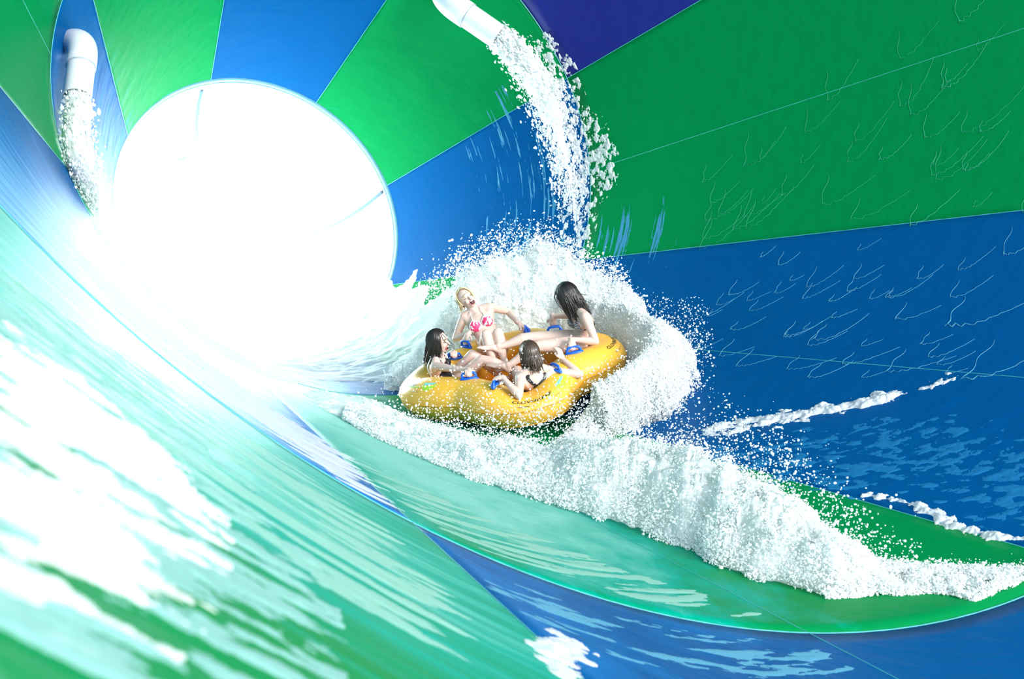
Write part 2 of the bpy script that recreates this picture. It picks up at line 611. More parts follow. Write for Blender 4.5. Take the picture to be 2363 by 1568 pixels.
def blobs(name, P, R, label, cat='spray', mat=None, stretch=None, kind='stuff'):
    P = np.asarray(P, float); R = np.asarray(R, float)
    tv, tf = ICO1
    sc = R[:, None] * rng.uniform(0.65, 1.35, (len(P), 3))
    V = P[:, None, :] + tv[None] * sc[:, None, :]
    if stretch is not None:
        d = stretch / (np.linalg.norm(stretch, axis=1)[:, None] + 1e-9)
        k = (np.einsum('nvj,nj->nv', V - P[:, None, :], d))
        V = V + k[..., None] * d[:, None, :] * rng.uniform(0.2, 1.6, (len(P), 1, 1))
    F = tf[None] + (np.arange(len(P)) * len(tv))[:, None, None]
    o = link(name, mesh_np(name, V.reshape(-1, 3), F.reshape(-1, 3)), mat or M_FOAM)
    return tag(o, label, cat, kind=kind)


def cpath(pts, u):
    """point along a list of (s, theta) control points, u in 0..1"""
    p = np.asarray(pts, float)
    q = np.asarray(u) * (len(p) - 1)
    return np.interp(q, range(len(p)), p[:, 0]), np.interp(q, range(len(p)), p[:, 1])


# raft frame
RO = np.array([0.01407, 12.21001, -3.39228 + UPZ])
RM = np.array([[0.98509, -0.01397, 0.17149], [0.0, 0.9967, 0.08117], [-0.17206, -0.07996, 0.98184]]).T


def raft_w(L):
    return RO + np.asarray(L, float) @ RM.T


# --- the long wake breaking off the raft towards the right
W_LOW = [(4.55, -1.215), (5.079, -1.2389), (5.707, -1.2978), (6.051, -1.3391), (6.261, -1.389), (6.575, -1.422), (6.858, -1.4536),
         (7.154, -1.4789), (7.422, -1.5039), (7.726, -1.4822), (7.989, -1.5067), (8.311, -1.5402), (8.356, -1.5917),
         (8.476, -1.6615), (8.679, -1.6805), (8.686, -1.7545), (8.75, -1.83)]
W_HIGH = [(3.75, -1.2838), (3.654, -1.4062), (4.212, -1.4819), (4.651, -1.5356), (4.969, -1.5877), (5.118, -1.6746), (5.425, -1.7282),
          (5.84, -1.7623), (6.309, -1.7752), (6.817, -1.7517), (7.231, -1.7185), (7.716, -1.6899), (8.045, -1.6825),
          (8.231, -1.7253), (8.389, -1.7594), (8.567, -1.7871), (8.62, -1.86)]
W_H = [0.06, 0.15, 0.2, 0.22, 0.27, 0.36, 0.42, 0.42, 0.44, 0.42, 0.40, 0.26, 0.10, 0.06, 0.05, 0.035, 0.03]


def wake_base(u, v):
    sl, tl = cpath(W_LOW, u); sh, th = cpath(W_HIGH, u)
    H = np.interp(u * (len(W_H) - 1), range(len(W_H)), W_H)
    return sl + (sh - sl) * v, tl + (th - tl) * v, H


nu, nv = 900, 150
Uq, Vq = np.meshgrid(np.linspace(0, 1, nu), np.linspace(-0.06, 1.06, nv), indexing='ij')
s_, t_, H_ = wake_base(Uq, Vq)
prof = np.clip(np.sin(PI * np.clip(Vq, 0, 1) ** 0.85), 0, 1) ** 0.85
lump = fbm(Uq * 22, Vq * 2.4, 3, 5); fine = fbm(Uq * 130, Vq * 15, 5, 5)
h = H_ * prof * (0.45 + 0.85 * lump) + 0.02 * (fine * 2 - 1)
edge = np.minimum(Vq + 0.06, 1.06 - Vq) / 0.14
Vn = Vq - 0.16 * (fbm(Uq * 34, Vq * 2.0, 93, 4) - 0.25)
edge = np.minimum(Vn + 0.06, 1.06 - Vq) / 0.14
h = h * np.clip((Vn + 0.02) / 0.22, 0, 1) ** 0.7
h = np.where(edge < 1, h - (1 - np.clip(edge, 0, 1)) * (0.05 + 0.05 * (fbm(Uq * 60, Vq * 8, 8, 3))), h)
thin = np.clip((Uq - 0.72) / 0.1, 0, 1)
h = h - thin * np.clip(fbm(Uq * 70, Vq * 7, 31, 4) - 0.47, 0, 1) * 0.5
s_ = s_ + 0.16 * (fbm(Uq * 40, Vq * 7, 91, 4) - 0.5) * np.clip(H_ * 4, 0, 1)
V = cone(s_, t_, np.maximum(h, -0.015)).reshape(-1, 3)
Vr = roughen(V, nu, nv, 1.0, 5.0, 11, 6)
k = np.clip(h.ravel() / 0.12, 0.0, 1) * 0.085 + 0.006
V = V + (Vr - V) * k[:, None]
F = grid_faces(nu, nv)
F = F[(h.ravel()[F] > -0.004).any(1)]
o = link('wake_foam', mesh_np('wake_foam', V, F), M_BULK)
tag(o, 'long white foaming wake trailing from the yellow raft across the green and blue slide floor', 'foam', kind='stuff')

n = 95000
u = rng.uniform(0.0, 1, n); v = rng.uniform(0.01, 1, n)
s_, t_, H_ = wake_base(u, v)
top = H_ * np.clip(np.sin(PI * v ** 0.85), 0, 1) ** 0.85 * (0.45 + 0.85 * fbm(u * 22, v * 2.4, 3, 5))
hh = top * rng.uniform(0.75, 1.12, n) + rng.exponential(0.012, n) + 0.06 * H_ * rng.exponential(1, n)
keep = fbm(u * 60, v * 9, 77, 3) + rng.uniform(-.2, .2, n) > np.where(u > 0.72, 0.52, 0.46)
R = np.clip(rng.lognormal(math.log(0.0034), 0.5, n), 0.0015, 0.013)
blobs('wake_spray', cone(s_, t_, hh)[keep], R[keep],
      'fine white spray and froth thrown up along the crest of the wake', 'spray', M_FOAM)
n = 26000                                           # froth spilling along the wake's foot
u = rng.uniform(0.0, 0.9, n); v = np.abs(rng.normal(0.05, 0.10, n))
s_, t_, H_ = wake_base(u, v)
hh = np.clip(H_ * 0.9 * np.clip(v / 0.35, 0, 1), 0, 0.2) * rng.uniform(0.3, 1.15, n) + rng.exponential(0.008, n)
keep = fbm(u * 34, v * 2.0, 93, 4) - 0.25 < v / 0.16 + rng.uniform(-.05, .30, n)
blobs('foot_froth', cone(s_, t_, hh)[keep], np.clip(rng.lognormal(math.log(0.0038), 0.5, n), 0.002, 0.012)[keep],
      'white froth spilling along the lower edge of the wake over the green floor', 'foam', M_FOAM)
n = 2600                                            # drops flung over the wake's upper edge
u = rng.beta(2.2, 1.6, n) * 0.80; v = rng.uniform(0.3, 1.25, n)
s_, t_, H_ = wake_base(u, v)
hh = H_ * rng.uniform(0.5, 1.25, n) + rng.exponential(0.06, n)
blobs('wake_drops', cone(s_, t_, hh), np.clip(rng.lognormal(math.log(0.0050), 0.4, n), 0.002, 0.011),
      'scattered white drops flying above the wake', 'drops', M_DROP)

# --- curtain of spray behind the raft
EX = [-1.4, -1.15, -0.95, -0.72, -0.55, -0.38, -0.1, 0.15, 0.4, 0.6, 0.8, 0.95, 1.15, 1.4]
EZ = [-0.25, -0.15, 0.05, 0.32, 0.56, 0.74, 0.88, 0.94, 0.92, 0.84, 0.66, 0.50, 0.36, 0.05]


def curtain(x, q):
    env = np.interp(x, EX, EZ) * (0.80 + 0.36 * fbm(x * 5, x * 0 + 2.2, 12, 4))
    z = -0.42 + (env + 0.42) * q
    bulge = 0.22 * np.sin(PI * np.clip(q, 0, 1)) ** 0.8
    y = 1.24 - bulge - 0.16 * (fbm(x * 4.5, z * 4.5, 61, 4) - 0.5) - 0.05 * (fbm(x * 22, z * 22, 62, 3) - 0.5)
    return y, z


nu, nv = 420, 190
Xq, Qq = np.meshgrid(np.linspace(-1.38, 1.36, nu), np.linspace(0, 1, nv), indexing='ij')
rag = 0.90 + 0.10 * fbm(Xq * 16, Xq * 0 + 5.5, 64, 4)
yf, zf = curtain(Xq, Qq * rag)
front = roughen(np.stack([Xq, yf, zf], -1).reshape(-1, 3), nu, nv, 0.06, 6.0, 13, 6)
back = np.stack([Xq, 1.30 + 0.2 * np.sin(PI * Qq), zf], -1).reshape(-1, 3)
G = grid_faces(nu, nv)
nV = nu * nv
i = np.arange(nu - 1)
rim = np.concatenate([np.stack([i * nv + nv - 1, i * nv + nv - 1 + nV, (i + 1) * nv + nv - 1 + nV, (i + 1) * nv + nv - 1], -1)])
o = link('splash_foam', mesh_np('splash_foam', raft_w(np.concatenate([front, back])), np.concatenate([G, G[:, ::-1] + nV, rim])), M_BULK)
tag(o, 'tall white wall of foaming water rising behind the riders at the back of the raft', 'foam', kind='stuff')
n = 56000
x = rng.uniform(-1.38, 1.36, n); q = rng.uniform(0, 1, n) ** 0.7
y, z = curtain(x, q)
z = z + rng.exponential(0.022, n) * (q > 0.82)
y = y - rng.exponential(0.012, n)
R = np.clip(rng.lognormal(math.log(0.0038), 0.5, n), 0.0018, 0.015)
blobs('splash_spray', raft_w(np.stack([x, y, z], 1)), R,
      'fine white spray on the face and torn top of the wall of water behind the raft', 'spray', M_FOAM)
n = 2600
x = rng.uniform(-1.0, 1.25, n); env = np.interp(x, [-1.0, -0.4, 0.1, 0.5, 0.9, 1.25], [0.4, 0.85, 1.0, 0.95, 0.6, 0.3])
z = env * rng.uniform(0.75, 1.06, n) + rng.exponential(0.05, n); y = rng.uniform(1.0, 1.6, n)
blobs('splash_drops', raft_w(np.stack([x, y, z], 1)), np.clip(rng.lognormal(math.log(0.0055), 0.4, n), 0.002, 0.012),
      'small white drops scattered above the spray curtain behind the raft', 'drops', M_DROP)

# --- sheet of spray thrown out from the right side of the raft
def raft_edge(deg):
    return np.interp(np.mod(deg, 360), [0, 12, 52, 91, 133, 175, 228, 281, 328, 360], [1.06, 1.08, .82, 1.02, .83, 1.085, .78, .96, .78, 1.06])


AR = [-52, -30, -8, 12, 30, 45, 62]


def sheet(a, d):
    deg = np.degrees(a)
    reach = np.interp(deg, AR, [0.26, 0.46, 0.62, 0.64, 0.48, 0.30, 0.15]) * (0.72 + 0.5 * fbm(a * 7, a * 0 + 1.7, 5, 4))
    rr = np.interp(deg, [-52, -25, 0, 62], [1.02, 1.10, 1.06, 1.0]) + d * reach * 0.86
    z = -0.30 + 0.52 * np.sin(PI * np.clip(d * 0.86 + 0.08, 0, 1)) + 0.14 * np.sin(a + 0.1)
    x = rr * np.cos(a) * 1.03; y = rr * np.sin(a)
    z = z + 0.14 * (fbm(x * 6, y * 6, 71, 4) - 0.5) + 0.05 * (fbm(x * 24, y * 24, 72, 3) - 0.5)
    return x, y, z


nu, nv = 320, 150
Aq, Dq = np.meshgrid(np.radians(np.linspace(-50, 60, nu)), np.linspace(0, 1.0, nv), indexing='ij')
Dr = Dq * (0.72 + 0.22 * fbm(Aq * 22, Aq * 0 + 3.1, 73, 4))
x, y, z = sheet(Aq, Dr)
z = np.where(Dq > 0.97, -0.45, z)
x2 = roughen(np.stack([x, y, z], -1).reshape(-1, 3), nu, nv, 0.05, 6.0, 14, 6)
o = link('side_foam', mesh_np('side_foam', raft_w(x2), grid_faces(nu, nv)), M_BULK)
tag(o, 'mound of white foam thrown outward from the right side of the raft', 'foam', kind='stuff')
n = 60000
a = np.radians(rng.uniform(-52, 62, n)); d = rng.uniform(0, 1, n) ** 0.7
x, y, z = sheet(a, d)
z = np.where(rng.random(n) < 0.6, z + rng.exponential(0.012, n), -0.4 + (z + 0.4) * rng.uniform(0, 1, n) ** 0.5)
R = np.clip(rng.lognormal(math.log(0.0038), 0.5, n), 0.0018, 0.015)
blobs('side_spray', raft_w(np.stack([x, y, z], 1)), R,
      'burst of fine white spray around the foam at the right side of the raft', 'spray', M_FOAM)
n = 26000                                           # froth under the raft's right front edge
a = np.radians(rng.uniform(-88, -8, n)); k = rng.uniform(0, 1, n)
rr = raft_edge(np.degrees(a)) + 0.02 + 0.34 * k
z = -0.47 + rng.uniform(0, 1, n) ** 0.7 * (0.10 + 0.28 * np.clip((np.degrees(a) + 90) / 45, 0, 1)) * np.sin(PI * np.clip(k * 0.8 + 0.15, 0, 1))
blobs('edge_froth', raft_w(np.stack([rr * np.cos(a), rr * np.sin(a), z], 1)), np.clip(rng.lognormal(math.log(0.0062), 0.5, n), 0.002, 0.02),
      'white froth boiling up beside the near right edge of the raft', 'foam', M_FOAM)
n = 3000
a = np.radians(rng.uniform(-55, 65, n)); d = rng.uniform(0.5, 1.35, n)
reach = np.interp(np.degrees(a), [-55, -30, -8, 12, 30, 45, 65], [0.5, 0.58, 0.66, 0.66, 0.5, 0.4, 0.2])
P = np.stack([(0.92 + d * reach) * np.cos(a) * 1.03, (0.92 + d * reach) * np.sin(a), rng.uniform(-0.25, 0.38, n)], 1)
blobs('side_drops', raft_w(P), np.clip(rng.lognormal(math.log(0.0050), 0.4, n), 0.002, 0.011),
      'tiny white drops around the outer edge of the right hand spray', 'drops', M_DROP)

# --- drops in the air in front of the raft's near side
n = 2300
x = rng.uniform(-1.05, 0.75, n); y = rng.uniform(-1.5, -0.9, n)
z = rng.beta(1.2, 2.4, n) * 0.62 - 0.12
blobs('front_drops', raft_w(np.stack([x, y, z], 1)), np.clip(rng.lognormal(math.log(0.0042), 0.45, n), 0.002, 0.011),
      'white water drops in mid air in front of the near side of the yellow raft', 'drops', M_DROP)
n = 240
x = rng.uniform(-0.9, 0.6, n); y = rng.uniform(-0.95, -0.4, n); z = rng.uniform(0.22, 0.5, n)
blobs('air_drops', raft_w(np.stack([x, y, z], 1)), np.clip(rng.lognormal(math.log(0.005), 0.35, n), 0.003, 0.01),
      'a few single drops in the air around the two nearest riders', 'drops', M_DROP)

# --- white water rushing over the floor between the exit mouth and the raft
foam_sheet('white_water', [(0.0, -0.25), (0.0, -2.62), (0.75, -2.55), (1.3, -2.35), (1.9, -2.2), (2.2, -1.9), (1.9, -1.62), (1.95, -1.42), (2.3, -1.30),
                           (2.75, -1.18), (3.3, -1.12), (3.2, -0.95), (2.9, -0.80), (2.7, -0.55), (1.6, -0.35)],
           2.6, 0.035, 0.35, 0.03, 5.0, 1.7, 21, (0.016, 0.02),
           'sheet of dazzling white water covering the floor from the bright exit to the raft', bias=0.25)
foam_sheet('bow_foam', [(3.0, -1.27), (3.6, -1.22), (4.1, -1.20), (4.4, -1.24), (4.2, -1.36), (3.8, -1.45), (3.4, -1.50), (3.0, -1.45)],
           4.3, 0.05, 0.18, 0.03, 8.0, 5.0, 22, (0.012, 0.012),
           'low white froth on the floor just left of the raft', bias=0.1)

# --- foam banks and streaks on the left slope
foam_sheet('bank_foam', [(11.9, -0.779), (11.6, -0.790), (11.5, -0.808), (11.6, -0.835), (11.74, -0.8455), (12.10, -0.8440), (12.55, -0.838), (12.95, -0.8285), (13.10, -0.8215),
                         (13.08, -0.8145), (12.6, -0.80)],
           7.7, 0.008, 0.10, 0.016, 19.0, 5.5, 23, (0.005, 0.003),
           'broad patch of streaky white foam on the green slope at lower left', bias=0.0, skew=-.72)
foam_sheet('bank_film', [(11.9, -0.765), (11.2, -0.775), (10.9, -0.80), (11.1, -0.845), (11.6, -0.862), (12.10, -0.856), (12.55, -0.845), (12.95, -0.835), (13.2, -0.824),
                         (13.2, -0.808), (12.6, -0.79)],
           7.5, 0.002, 0.25, 0.010, 17.0, 4.5, 43, (0.008, 0.005),
           'thin milky foam film around the white patch on the green slope at lower left', bias=-0.05, skew=-.72, mat=M_FILM)
foam_sheet('streak_foam', [(10.71, -0.7495), (10.3, -0.7745), (9.86, -0.8231), (9.47, -0.8892), (9.19, -0.9628), (9.48, -0.9989), (10.2, -0.9956), (10.48, -1.0027),
                           (11.63, -0.9338), (11.8, -0.897), (11.76, -0.8684), (11.56, -0.8422), (11.53, -0.807), (11.8, -0.7828)],
           7.0, 0.004, 0.12, 0.006, 11.0, 1.6, 24, (0.012, 0.012),
           'thin pale foam streaks running down the near green slope', bias=-0.50, skew=-.5, mat=M_MINT)
foam_sheet('lane_foam', [(6.2, -0.757), (5.85, -0.8308), (6.08, -0.9059), (6.48, -0.9668), (6.54, -1.0298), (6.96, -1.0601), (7.98, -1.0524), (8.6, -1.04),
                         (8.6, -1.0), (8.45, -0.962), (8.29, -0.9066), (8.18, -0.8494), (8.3, -0.7921), (7.4, -0.70), (6.6, -0.70)],
           6.0, 0.006, 0.18, 0.008, 13.0, 1.3, 25, (0.012, 0.02),
           'white streaks of water on the blue stripe below the exit', bias=-0.22, skew=-.4)
foam_sheet('floor_streaks', [(6.97, -1.0479), (6.81, -1.14), (7.24, -1.203), (7.48, -1.2877), (7.98, -1.368), (8.25, -1.4379), (8.58, -1.4407), (8.61, -1.2932), (8.53, -1.1691),
                             (8.6, -1.0807), (7.98, -1.0712)],
           5.8, 0.004, 0.12, 0.005, 15.0, 1.6, 26, (0.012, 0.02),
           'thin foam streaks over the green floor in front of the wake', bias=-0.70, skew=-.35, mat=M_MINT)
foam_sheet('near_streaks', [(9.47, -1.0488), (9.2, -1.118), (8.99, -1.2323), (8.98, -1.3376), (8.96, -1.4329), (9.35, -1.4169), (10.1, -1.1417), (10.35, -1.0674)],
           6.4, 0.003, 0.12, 0.005, 12.0, 1.8, 27, (0.010, 0.016),
           'thin foam streaks over the near blue floor at the bottom', bias=-0.78, skew=-.35, mat=M_RIV)
foam_sheet('froth_patch', [(10.387, -1.0464), (10.014, -1.0916), (10.119, -1.0998), (10.617, -1.0587), (10.893, -1.0281), (10.741, -1.0287)],
           6.9, 0.008, 0.05, 0.012, 16.0, 9.0, 36, (0.007, 0.006),
           'small patch of white froth on the near blue floor at the bottom', bias=0.1, skew=-.35)

# --- foam bands on the right wall
foam_sheet('wall_foam', [(5.35, -1.90), (5.55, -1.915), (5.75, -1.955), (5.97, -2.01), (6.2, -2.06), (6.45, -2.10), (6.7, -2.16), (6.95, -2.21), (6.85, -2.21),
                         (6.5, -2.145), (6.2, -2.105), (5.95, -2.065), (5.75, -2.015), (5.5, -1.965)],
           4.7, 0.022, 0.07, 0.030, 14.0, 11.0, 28, (0.008, 0.008),
           'narrow white foam line climbing the blue wall to the right of the raft', bias=-0.05, skew=0.6)
foam_sheet('ridge_foam', [(7.2, -1.862), (7.5, -1.874), (7.75, -1.866), (7.95, -1.846), (8.2, -1.848), (8.45, -1.868), (8.45, -1.855), (8.2, -1.832), (7.9, -1.826),
                          (7.7, -1.846), (7.5, -1.858), (7.2, -1.85)],
           5.5, 0.018, 0.035, 0.022, 20.0, 14.0, 29, (0.007, 0.007),
           'small white wave crest on the blue wall beyond the wake', bias=0.0)
foam_sheet('ripple_foam', [(5.6, -1.80), (6.4, -2.04), (7.2, -2.10), (8.2, -2.05), (8.6, -1.95), (8.4, -1.88), (7.4, -1.885), (6.8, -1.82)],
           5.2, 0.002, 0.15, 0.006, 15.0, 11.0, 30, (0.010, 0.010),
           'faint rippled streaks on the blue wall above the wake', bias=-0.42, mat=M_RIPPLE, skew=0.5)


# --- thin scalloped wave crests sliding down the right wall: every crest one object
def crest(s0, t0, size, weight, label, mat):
    """a crest: a short line running down the wall to a point, then a serrated arc rising away from it"""
    r = float(rad_at(s0))
    na, nb = 12, 40
    q1 = np.linspace(0, 1, na)
    drop = rng.uniform(0.45, 1.0)
    a_s = s0 + size * (0.10 * (1 - q1) ** 1.5 + 0.03 * np.sin(q1 * rng.uniform(5, 11)))
    a_t = -size * drop * (1 - q1)
    q2 = np.linspace(0, 1, nb)[1:]
    teeth = rng.uniform(3.5, 7.5)
    saw = (q2 * teeth + rng.uniform(0, .3)) % 1.0
    jag = size * 0.10 * (1 - saw) * np.clip(1.15 - 1.3 * q2, 0, 1)
    lean = rng.uniform(0.55, 1.0)
    b_s = s0 + size * q2 * rng.uniform(0.8, 1.15)
    b_t = -size * lean * q2 ** rng.uniform(1.3, 2.2) - jag + size * 0.05 * np.sin(PI * np.clip(q2 * 1.6, 0, 1))
    s = np.concatenate([a_s, b_s]); t = t0 + np.concatenate([a_t, b_t]) / r
    w = np.concatenate([q1 ** 2.2 * (0.3 + 0.7 * rng.random(na)), np.clip(1 - q2, 0, 1) ** 1.6 * (0.15 + 1.2 * rng.random(nb - 1) ** 1.6)])
    o = ribbon(s, t, 0.0015 + 0.019 * weight * w, 0.002 + 0.002 * weight, 'wave_crest', mat, kind=None)
    return tag(o, label, 'wave crest', 'thin wave crests on the right wall')


L1 = 'thin jagged wave crest sliding down the blue right wall'
L2 = 'faint jagged wave crest sliding down the green right wall'
for s0, t0, sz, w in [(6.60, -2.345, 0.62, 1.0), (6.98, -2.21, 0.60, 0.8), (6.17, -2.36, 0.30, 0.6), (6.35, -2.21, 0.45, 0.6),
                      (5.95, -2.22, 0.36, 0.55), (5.55, -2.29, 0.42, 0.55), (5.60, -2.36, 0.20, 0.6), (5.27, -2.30, 0.24, 0.5),
                      (4.72, -2.31, 0.28, 0.4), (4.80, -2.21, 0.30, 0.35), (5.25, -2.42, 0.26, 0.4), (5.62, -2.44, 0.24, 0.45),
                      (6.20, -2.47, 0.22, 0.5), (6.85, -2.52, 0.35, 0.6), (4.35, -2.36, 0.24, 0.3), (5.05, -2.18, 0.3, 0.4),
                      (7.2, -2.40, 0.4, 0.6), (6.0, -2.42, 0.3, 0.45), (4.95, -2.44, 0.2, 0.3), (5.75, -2.17, 0.3, 0.5), (6.6, -2.26, 0.3, 0.5)]:
    crest(s0, t0, sz, w, L1, M_RIV)
for i in range(44):
    s0 = rng.uniform(3.9, 7.3); t0 = -2.58 - rng.uniform(0.02, 0.62) * np.interp(s0, [3.9, 6, 7.3], [0.5, 0.9, 1.0])
    crest(s0, t0, rng.uniform(0.15, 0.55), rng.uniform(0.15, 0.8) * (0.4 + 0.6 * (s0 > 5.5)), L2, M_RIVG)
for i in range(26):
    s0 = rng.uniform(4.3, 7.2)
    crest(s0, rng.uniform(-2.57, -2.16), rng.uniform(0.12, 0.32), rng.uniform(0.2, 0.6), L1, M_RIV)


# --- inlet pipes and their jets
def pipe_world(s, t, h):
    return np.array([cone(a, b, c) for a, b, c in zip(s, t, h)])


def pipe(name, wall, bend, end, r, label):
    """wall, bend, end: world points; the pipe leaves the wall, turns in an elbow and runs straight to its open end"""
    root = empty(name, wall, label, 'pipe')
    inv = Matrix.Translation(-Vector(wall))
    d1 = (bend - wall) / np.linalg.norm(bend - wall); d2 = (end - bend) / np.linalg.norm(end - bend)
    arc = [wall]
    c = r * 1.5
    for q in np.linspace(0, 1, 12):
        p0 = bend - d1 * c; p2 = bend + d2 * c
        arc.append((1 - q) ** 2 * p0 + 2 * q * (1 - q) * bend + q * q * p2)
    e_end = bend + d2 * (c + 0.12)
    arc.append(e_end)
    b = MB(); b.tube(arc, r * 1.07, 28, round_ends=False)
    o = b.build('elbow', M_PVC, root); o.matrix_parent_inverse = inv
    b = MB(); b.tube([e_end - d2 * .006, e_end + d2 * .006], r * 1.078, 28, round_ends=False)
    o = b.build('joint_ring', M_PVCJ, root); o.matrix_parent_inverse = inv
    # straight pipe, open at its end, with wall thickness
    L = np.linalg.norm(end - e_end)
    x = np.cross(d2, [0.3, 0.2, 1.0]); x /= np.linalg.norm(x); y = np.cross(d2, x)
    a = np.linspace(0, 2 * PI, 36, endpoint=False)
    ring = lambda k, rr: e_end + d2 * k + rr * (np.cos(a)[:, None] * x + np.sin(a)[:, None] * y)
    b = MB(); b.loft([ring(-0.02, r), ring(L, r), ring(L, r * 0.92), ring(0.0, r * 0.92)], cap=False)
    o = b.build('pipe_body', M_PVC, root, smooth=False); o.matrix_parent_inverse = inv
    for p in o.data.polygons: p.use_smooth = True
    o.modifiers.new('edges', 'EDGE_SPLIT').split_angle = math.radians(40)
    return d2


def jet(name, P, width, n, r0, label, frag, core_w):
    """P: control points of the falling stream, width: its half width along the way"""
    qc = np.linspace(0, 1, 60); kc = qc * (len(P) - 1)
    cc = np.stack([np.interp(kc, range(len(P)), P[:, i]) for i in range(3)], 1)
    wc = np.interp(kc, range(len(P)), width) * np.interp(qc, [0, 0.25, 0.55, 0.75, 1], core_w)
    m = MB()
    k0 = len(m.V)
    m.tube(list(cc), list(wc), 40)
    V = np.array(m.V)
    d = V - cc[np.argmin(((V[:, None] - cc[None]) ** 2).sum(-1), 1)]
    V = V + d * (fbm(V[:, 0] * 9 + V[:, 1] * 5, V[:, 2] * 6, 52, 5)[:, None] - 0.5) * 0.9
    m.V = [tuple(v) for v in V]
    core = m.build(name + '_core', M_BULK)
    tag(core, label.replace('white water', 'solid white core of the water'), 'water jet', kind='stuff')
    q = rng.uniform(0, 1, n) ** frag
    k = q * (len(P) - 1)
    c = np.stack([np.interp(k, range(len(P)), P[:, i]) for i in range(3)], 1)
    w = np.interp(k, range(len(P)), width)
    off = rng.normal(0, 0.42, (n, 3)) * w[:, None]
    nz = fbm(q * 22, rng.integers(0, 4, n) * 1.0 + off[:, 0] * 6, 51, 3)
    keep = nz > 0.30 + (0.34 if frag > 1.2 else 0.2) * q
    R = np.clip(rng.lognormal(math.log(r0), 0.4, n) * (1.15 - 0.55 * q), 0.004, 0.05)
    tang = np.stack([np.gradient(np.interp(np.linspace(0, len(P) - 1, 100), range(len(P)), P[:, i])) for i in range(3)], 1)
    st = tang[np.clip((q * 99).astype(int), 0, 99)]
    return blobs(name, (c + off)[keep], R[keep], label, 'water jet', M_FOAM, stretch=st[keep])


# upper right pipe
wl_, bd, en = cone(2.13, 2.26, -0.02), cone(2.14, 2.29, 0.34), cone(2.325, 2.591, 0.36)
pipe('inlet_pipe', wl_, bd, en, 0.148, 'white inlet pipe at the top pouring water down the right hand panels')
P = pipe_world([2.33, 2.36, 2.40, 2.42, 2.42, 2.42, 2.46, 2.55], np.array([2.60, 2.66, 2.75, 2.875, 3.023, 3.183, 3.35, 3.54]), [0.36, 0.34, 0.30, 0.23, 0.15, 0.09, 0.06, 0.04])
jet('pipe_jet', P, [0.125, 0.15, 0.19, 0.24, 0.26, 0.26, 0.26, 0.25], 24000, 0.007, 'white water pouring from the top pipe and breaking up down the wall', 1.5, [0.95, 0.62, 0.30, 0.03, 0.01])
foam_sheet('jet_splash', [(2.33, 2.66), (2.60, 2.70), (2.70, 2.85), (2.66, 3.1), (2.66, 3.40), (2.66, 3.62), (2.48, 3.62), (2.34, 3.4), (2.22, 3.15), (2.2, 2.9)],
           2.85, 0.005, 0.10, 0.020, 24.0, 15.0, 33, (0.005, 0.005), 'lacy white splash running down the blue panel below the top pipe', bias=-0.12)
foam_sheet('jet_edge', [(2.70, 3.05), (2.86, 3.10), (2.93, 3.22), (2.90, 3.36), (2.80, 3.40), (2.72, 3.30)],
           3.05, 0.005, 0.07, 0.018, 26.0, 16.0, 34, (0.005, 0.005), 'lacy strip of splash on the green panel beside the jet', bias=-0.2)
foam_sheet('trickle', [(1.3, 2.95), (1.9, 2.8), (2.1, 3.0), (2.3, 3.5), (3.6, 3.5), (3.7, 3.68), (2.4, 3.70), (1.5, 3.6)],
           2.8, 0.001, 0.15, 0.006, 40.0, 1.8, 35, (0.004, 0.015), 'thin trickles of water on the blue and green panels under the jet', bias=-0.66, mat=M_TRICK)
# left pipe
wl_, bd, en = cone(2.17, 0.29, -0.03), cone(2.37, 0.25, 0.20), cone(2.497, 0.0, 0.20)
pipe('inlet_pipe', wl_, bd, en, 0.132, 'white inlet pipe with an elbow on the left wall beside the bright exit')
P = pipe_world([2.497, 2.595, 2.72, 2.726, 2.489, 2.0], [-0.01, -0.078, -0.171, -0.257, -0.316, -0.355], [0.2, 0.2, 0.18, 0.14, 0.10, 0.05])
jet('pipe_jet', P, [0.115, 0.12, 0.13, 0.15, 0.17, 0.2], 16000, 0.007, 'white water pouring from the left pipe down the blue wall', 1.0, [0.95, 0.9, 0.8, 0.6, 0.1])

#@@ENDWATER

# ------------------------------------------------------------------ the raft
CT = [(12, .88), (52, .62), (91, .82), (133, .63), (175, .885), (228, .58), (281, .76), (328, .58)]
TR = 0.20


def raft_r(deg):
    a = np.array([c[0] for c in CT], float); r = np.array([c[1] for c in CT])
    A = np.concatenate([a[-3:] - 360, a, a[:3] + 360]); Q = np.concatenate([r[-3:], r, r[:3]])
    d = np.mod(np.asarray(deg, float), 360)
    i = np.clip(np.searchsorted(A, d, side='right') - 1, 0, len(A) - 2)
    t = (d - A[i]) / (A[i + 1] - A[i])
    return Q[i] + (Q[i + 1] - Q[i]) * (1 - np.cos(PI * t)) / 2


def raft_c(deg):
    deg = np.asarray(deg, float); a = np.radians(deg); r = raft_r(deg)
    return np.stack([r * np.cos(a), r * np.sin(a), 0 * a], -1)


def raft_frame(deg):
    T = raft_c(np.asarray(deg) + 0.5) - raft_c(np.asarray(deg) - 0.5)
    T = T / np.linalg.norm(T, axis=-1, keepdims=True)
    N = np.stack([T[..., 1], -T[..., 0], 0 * T[..., 0]], -1)
    return T, N


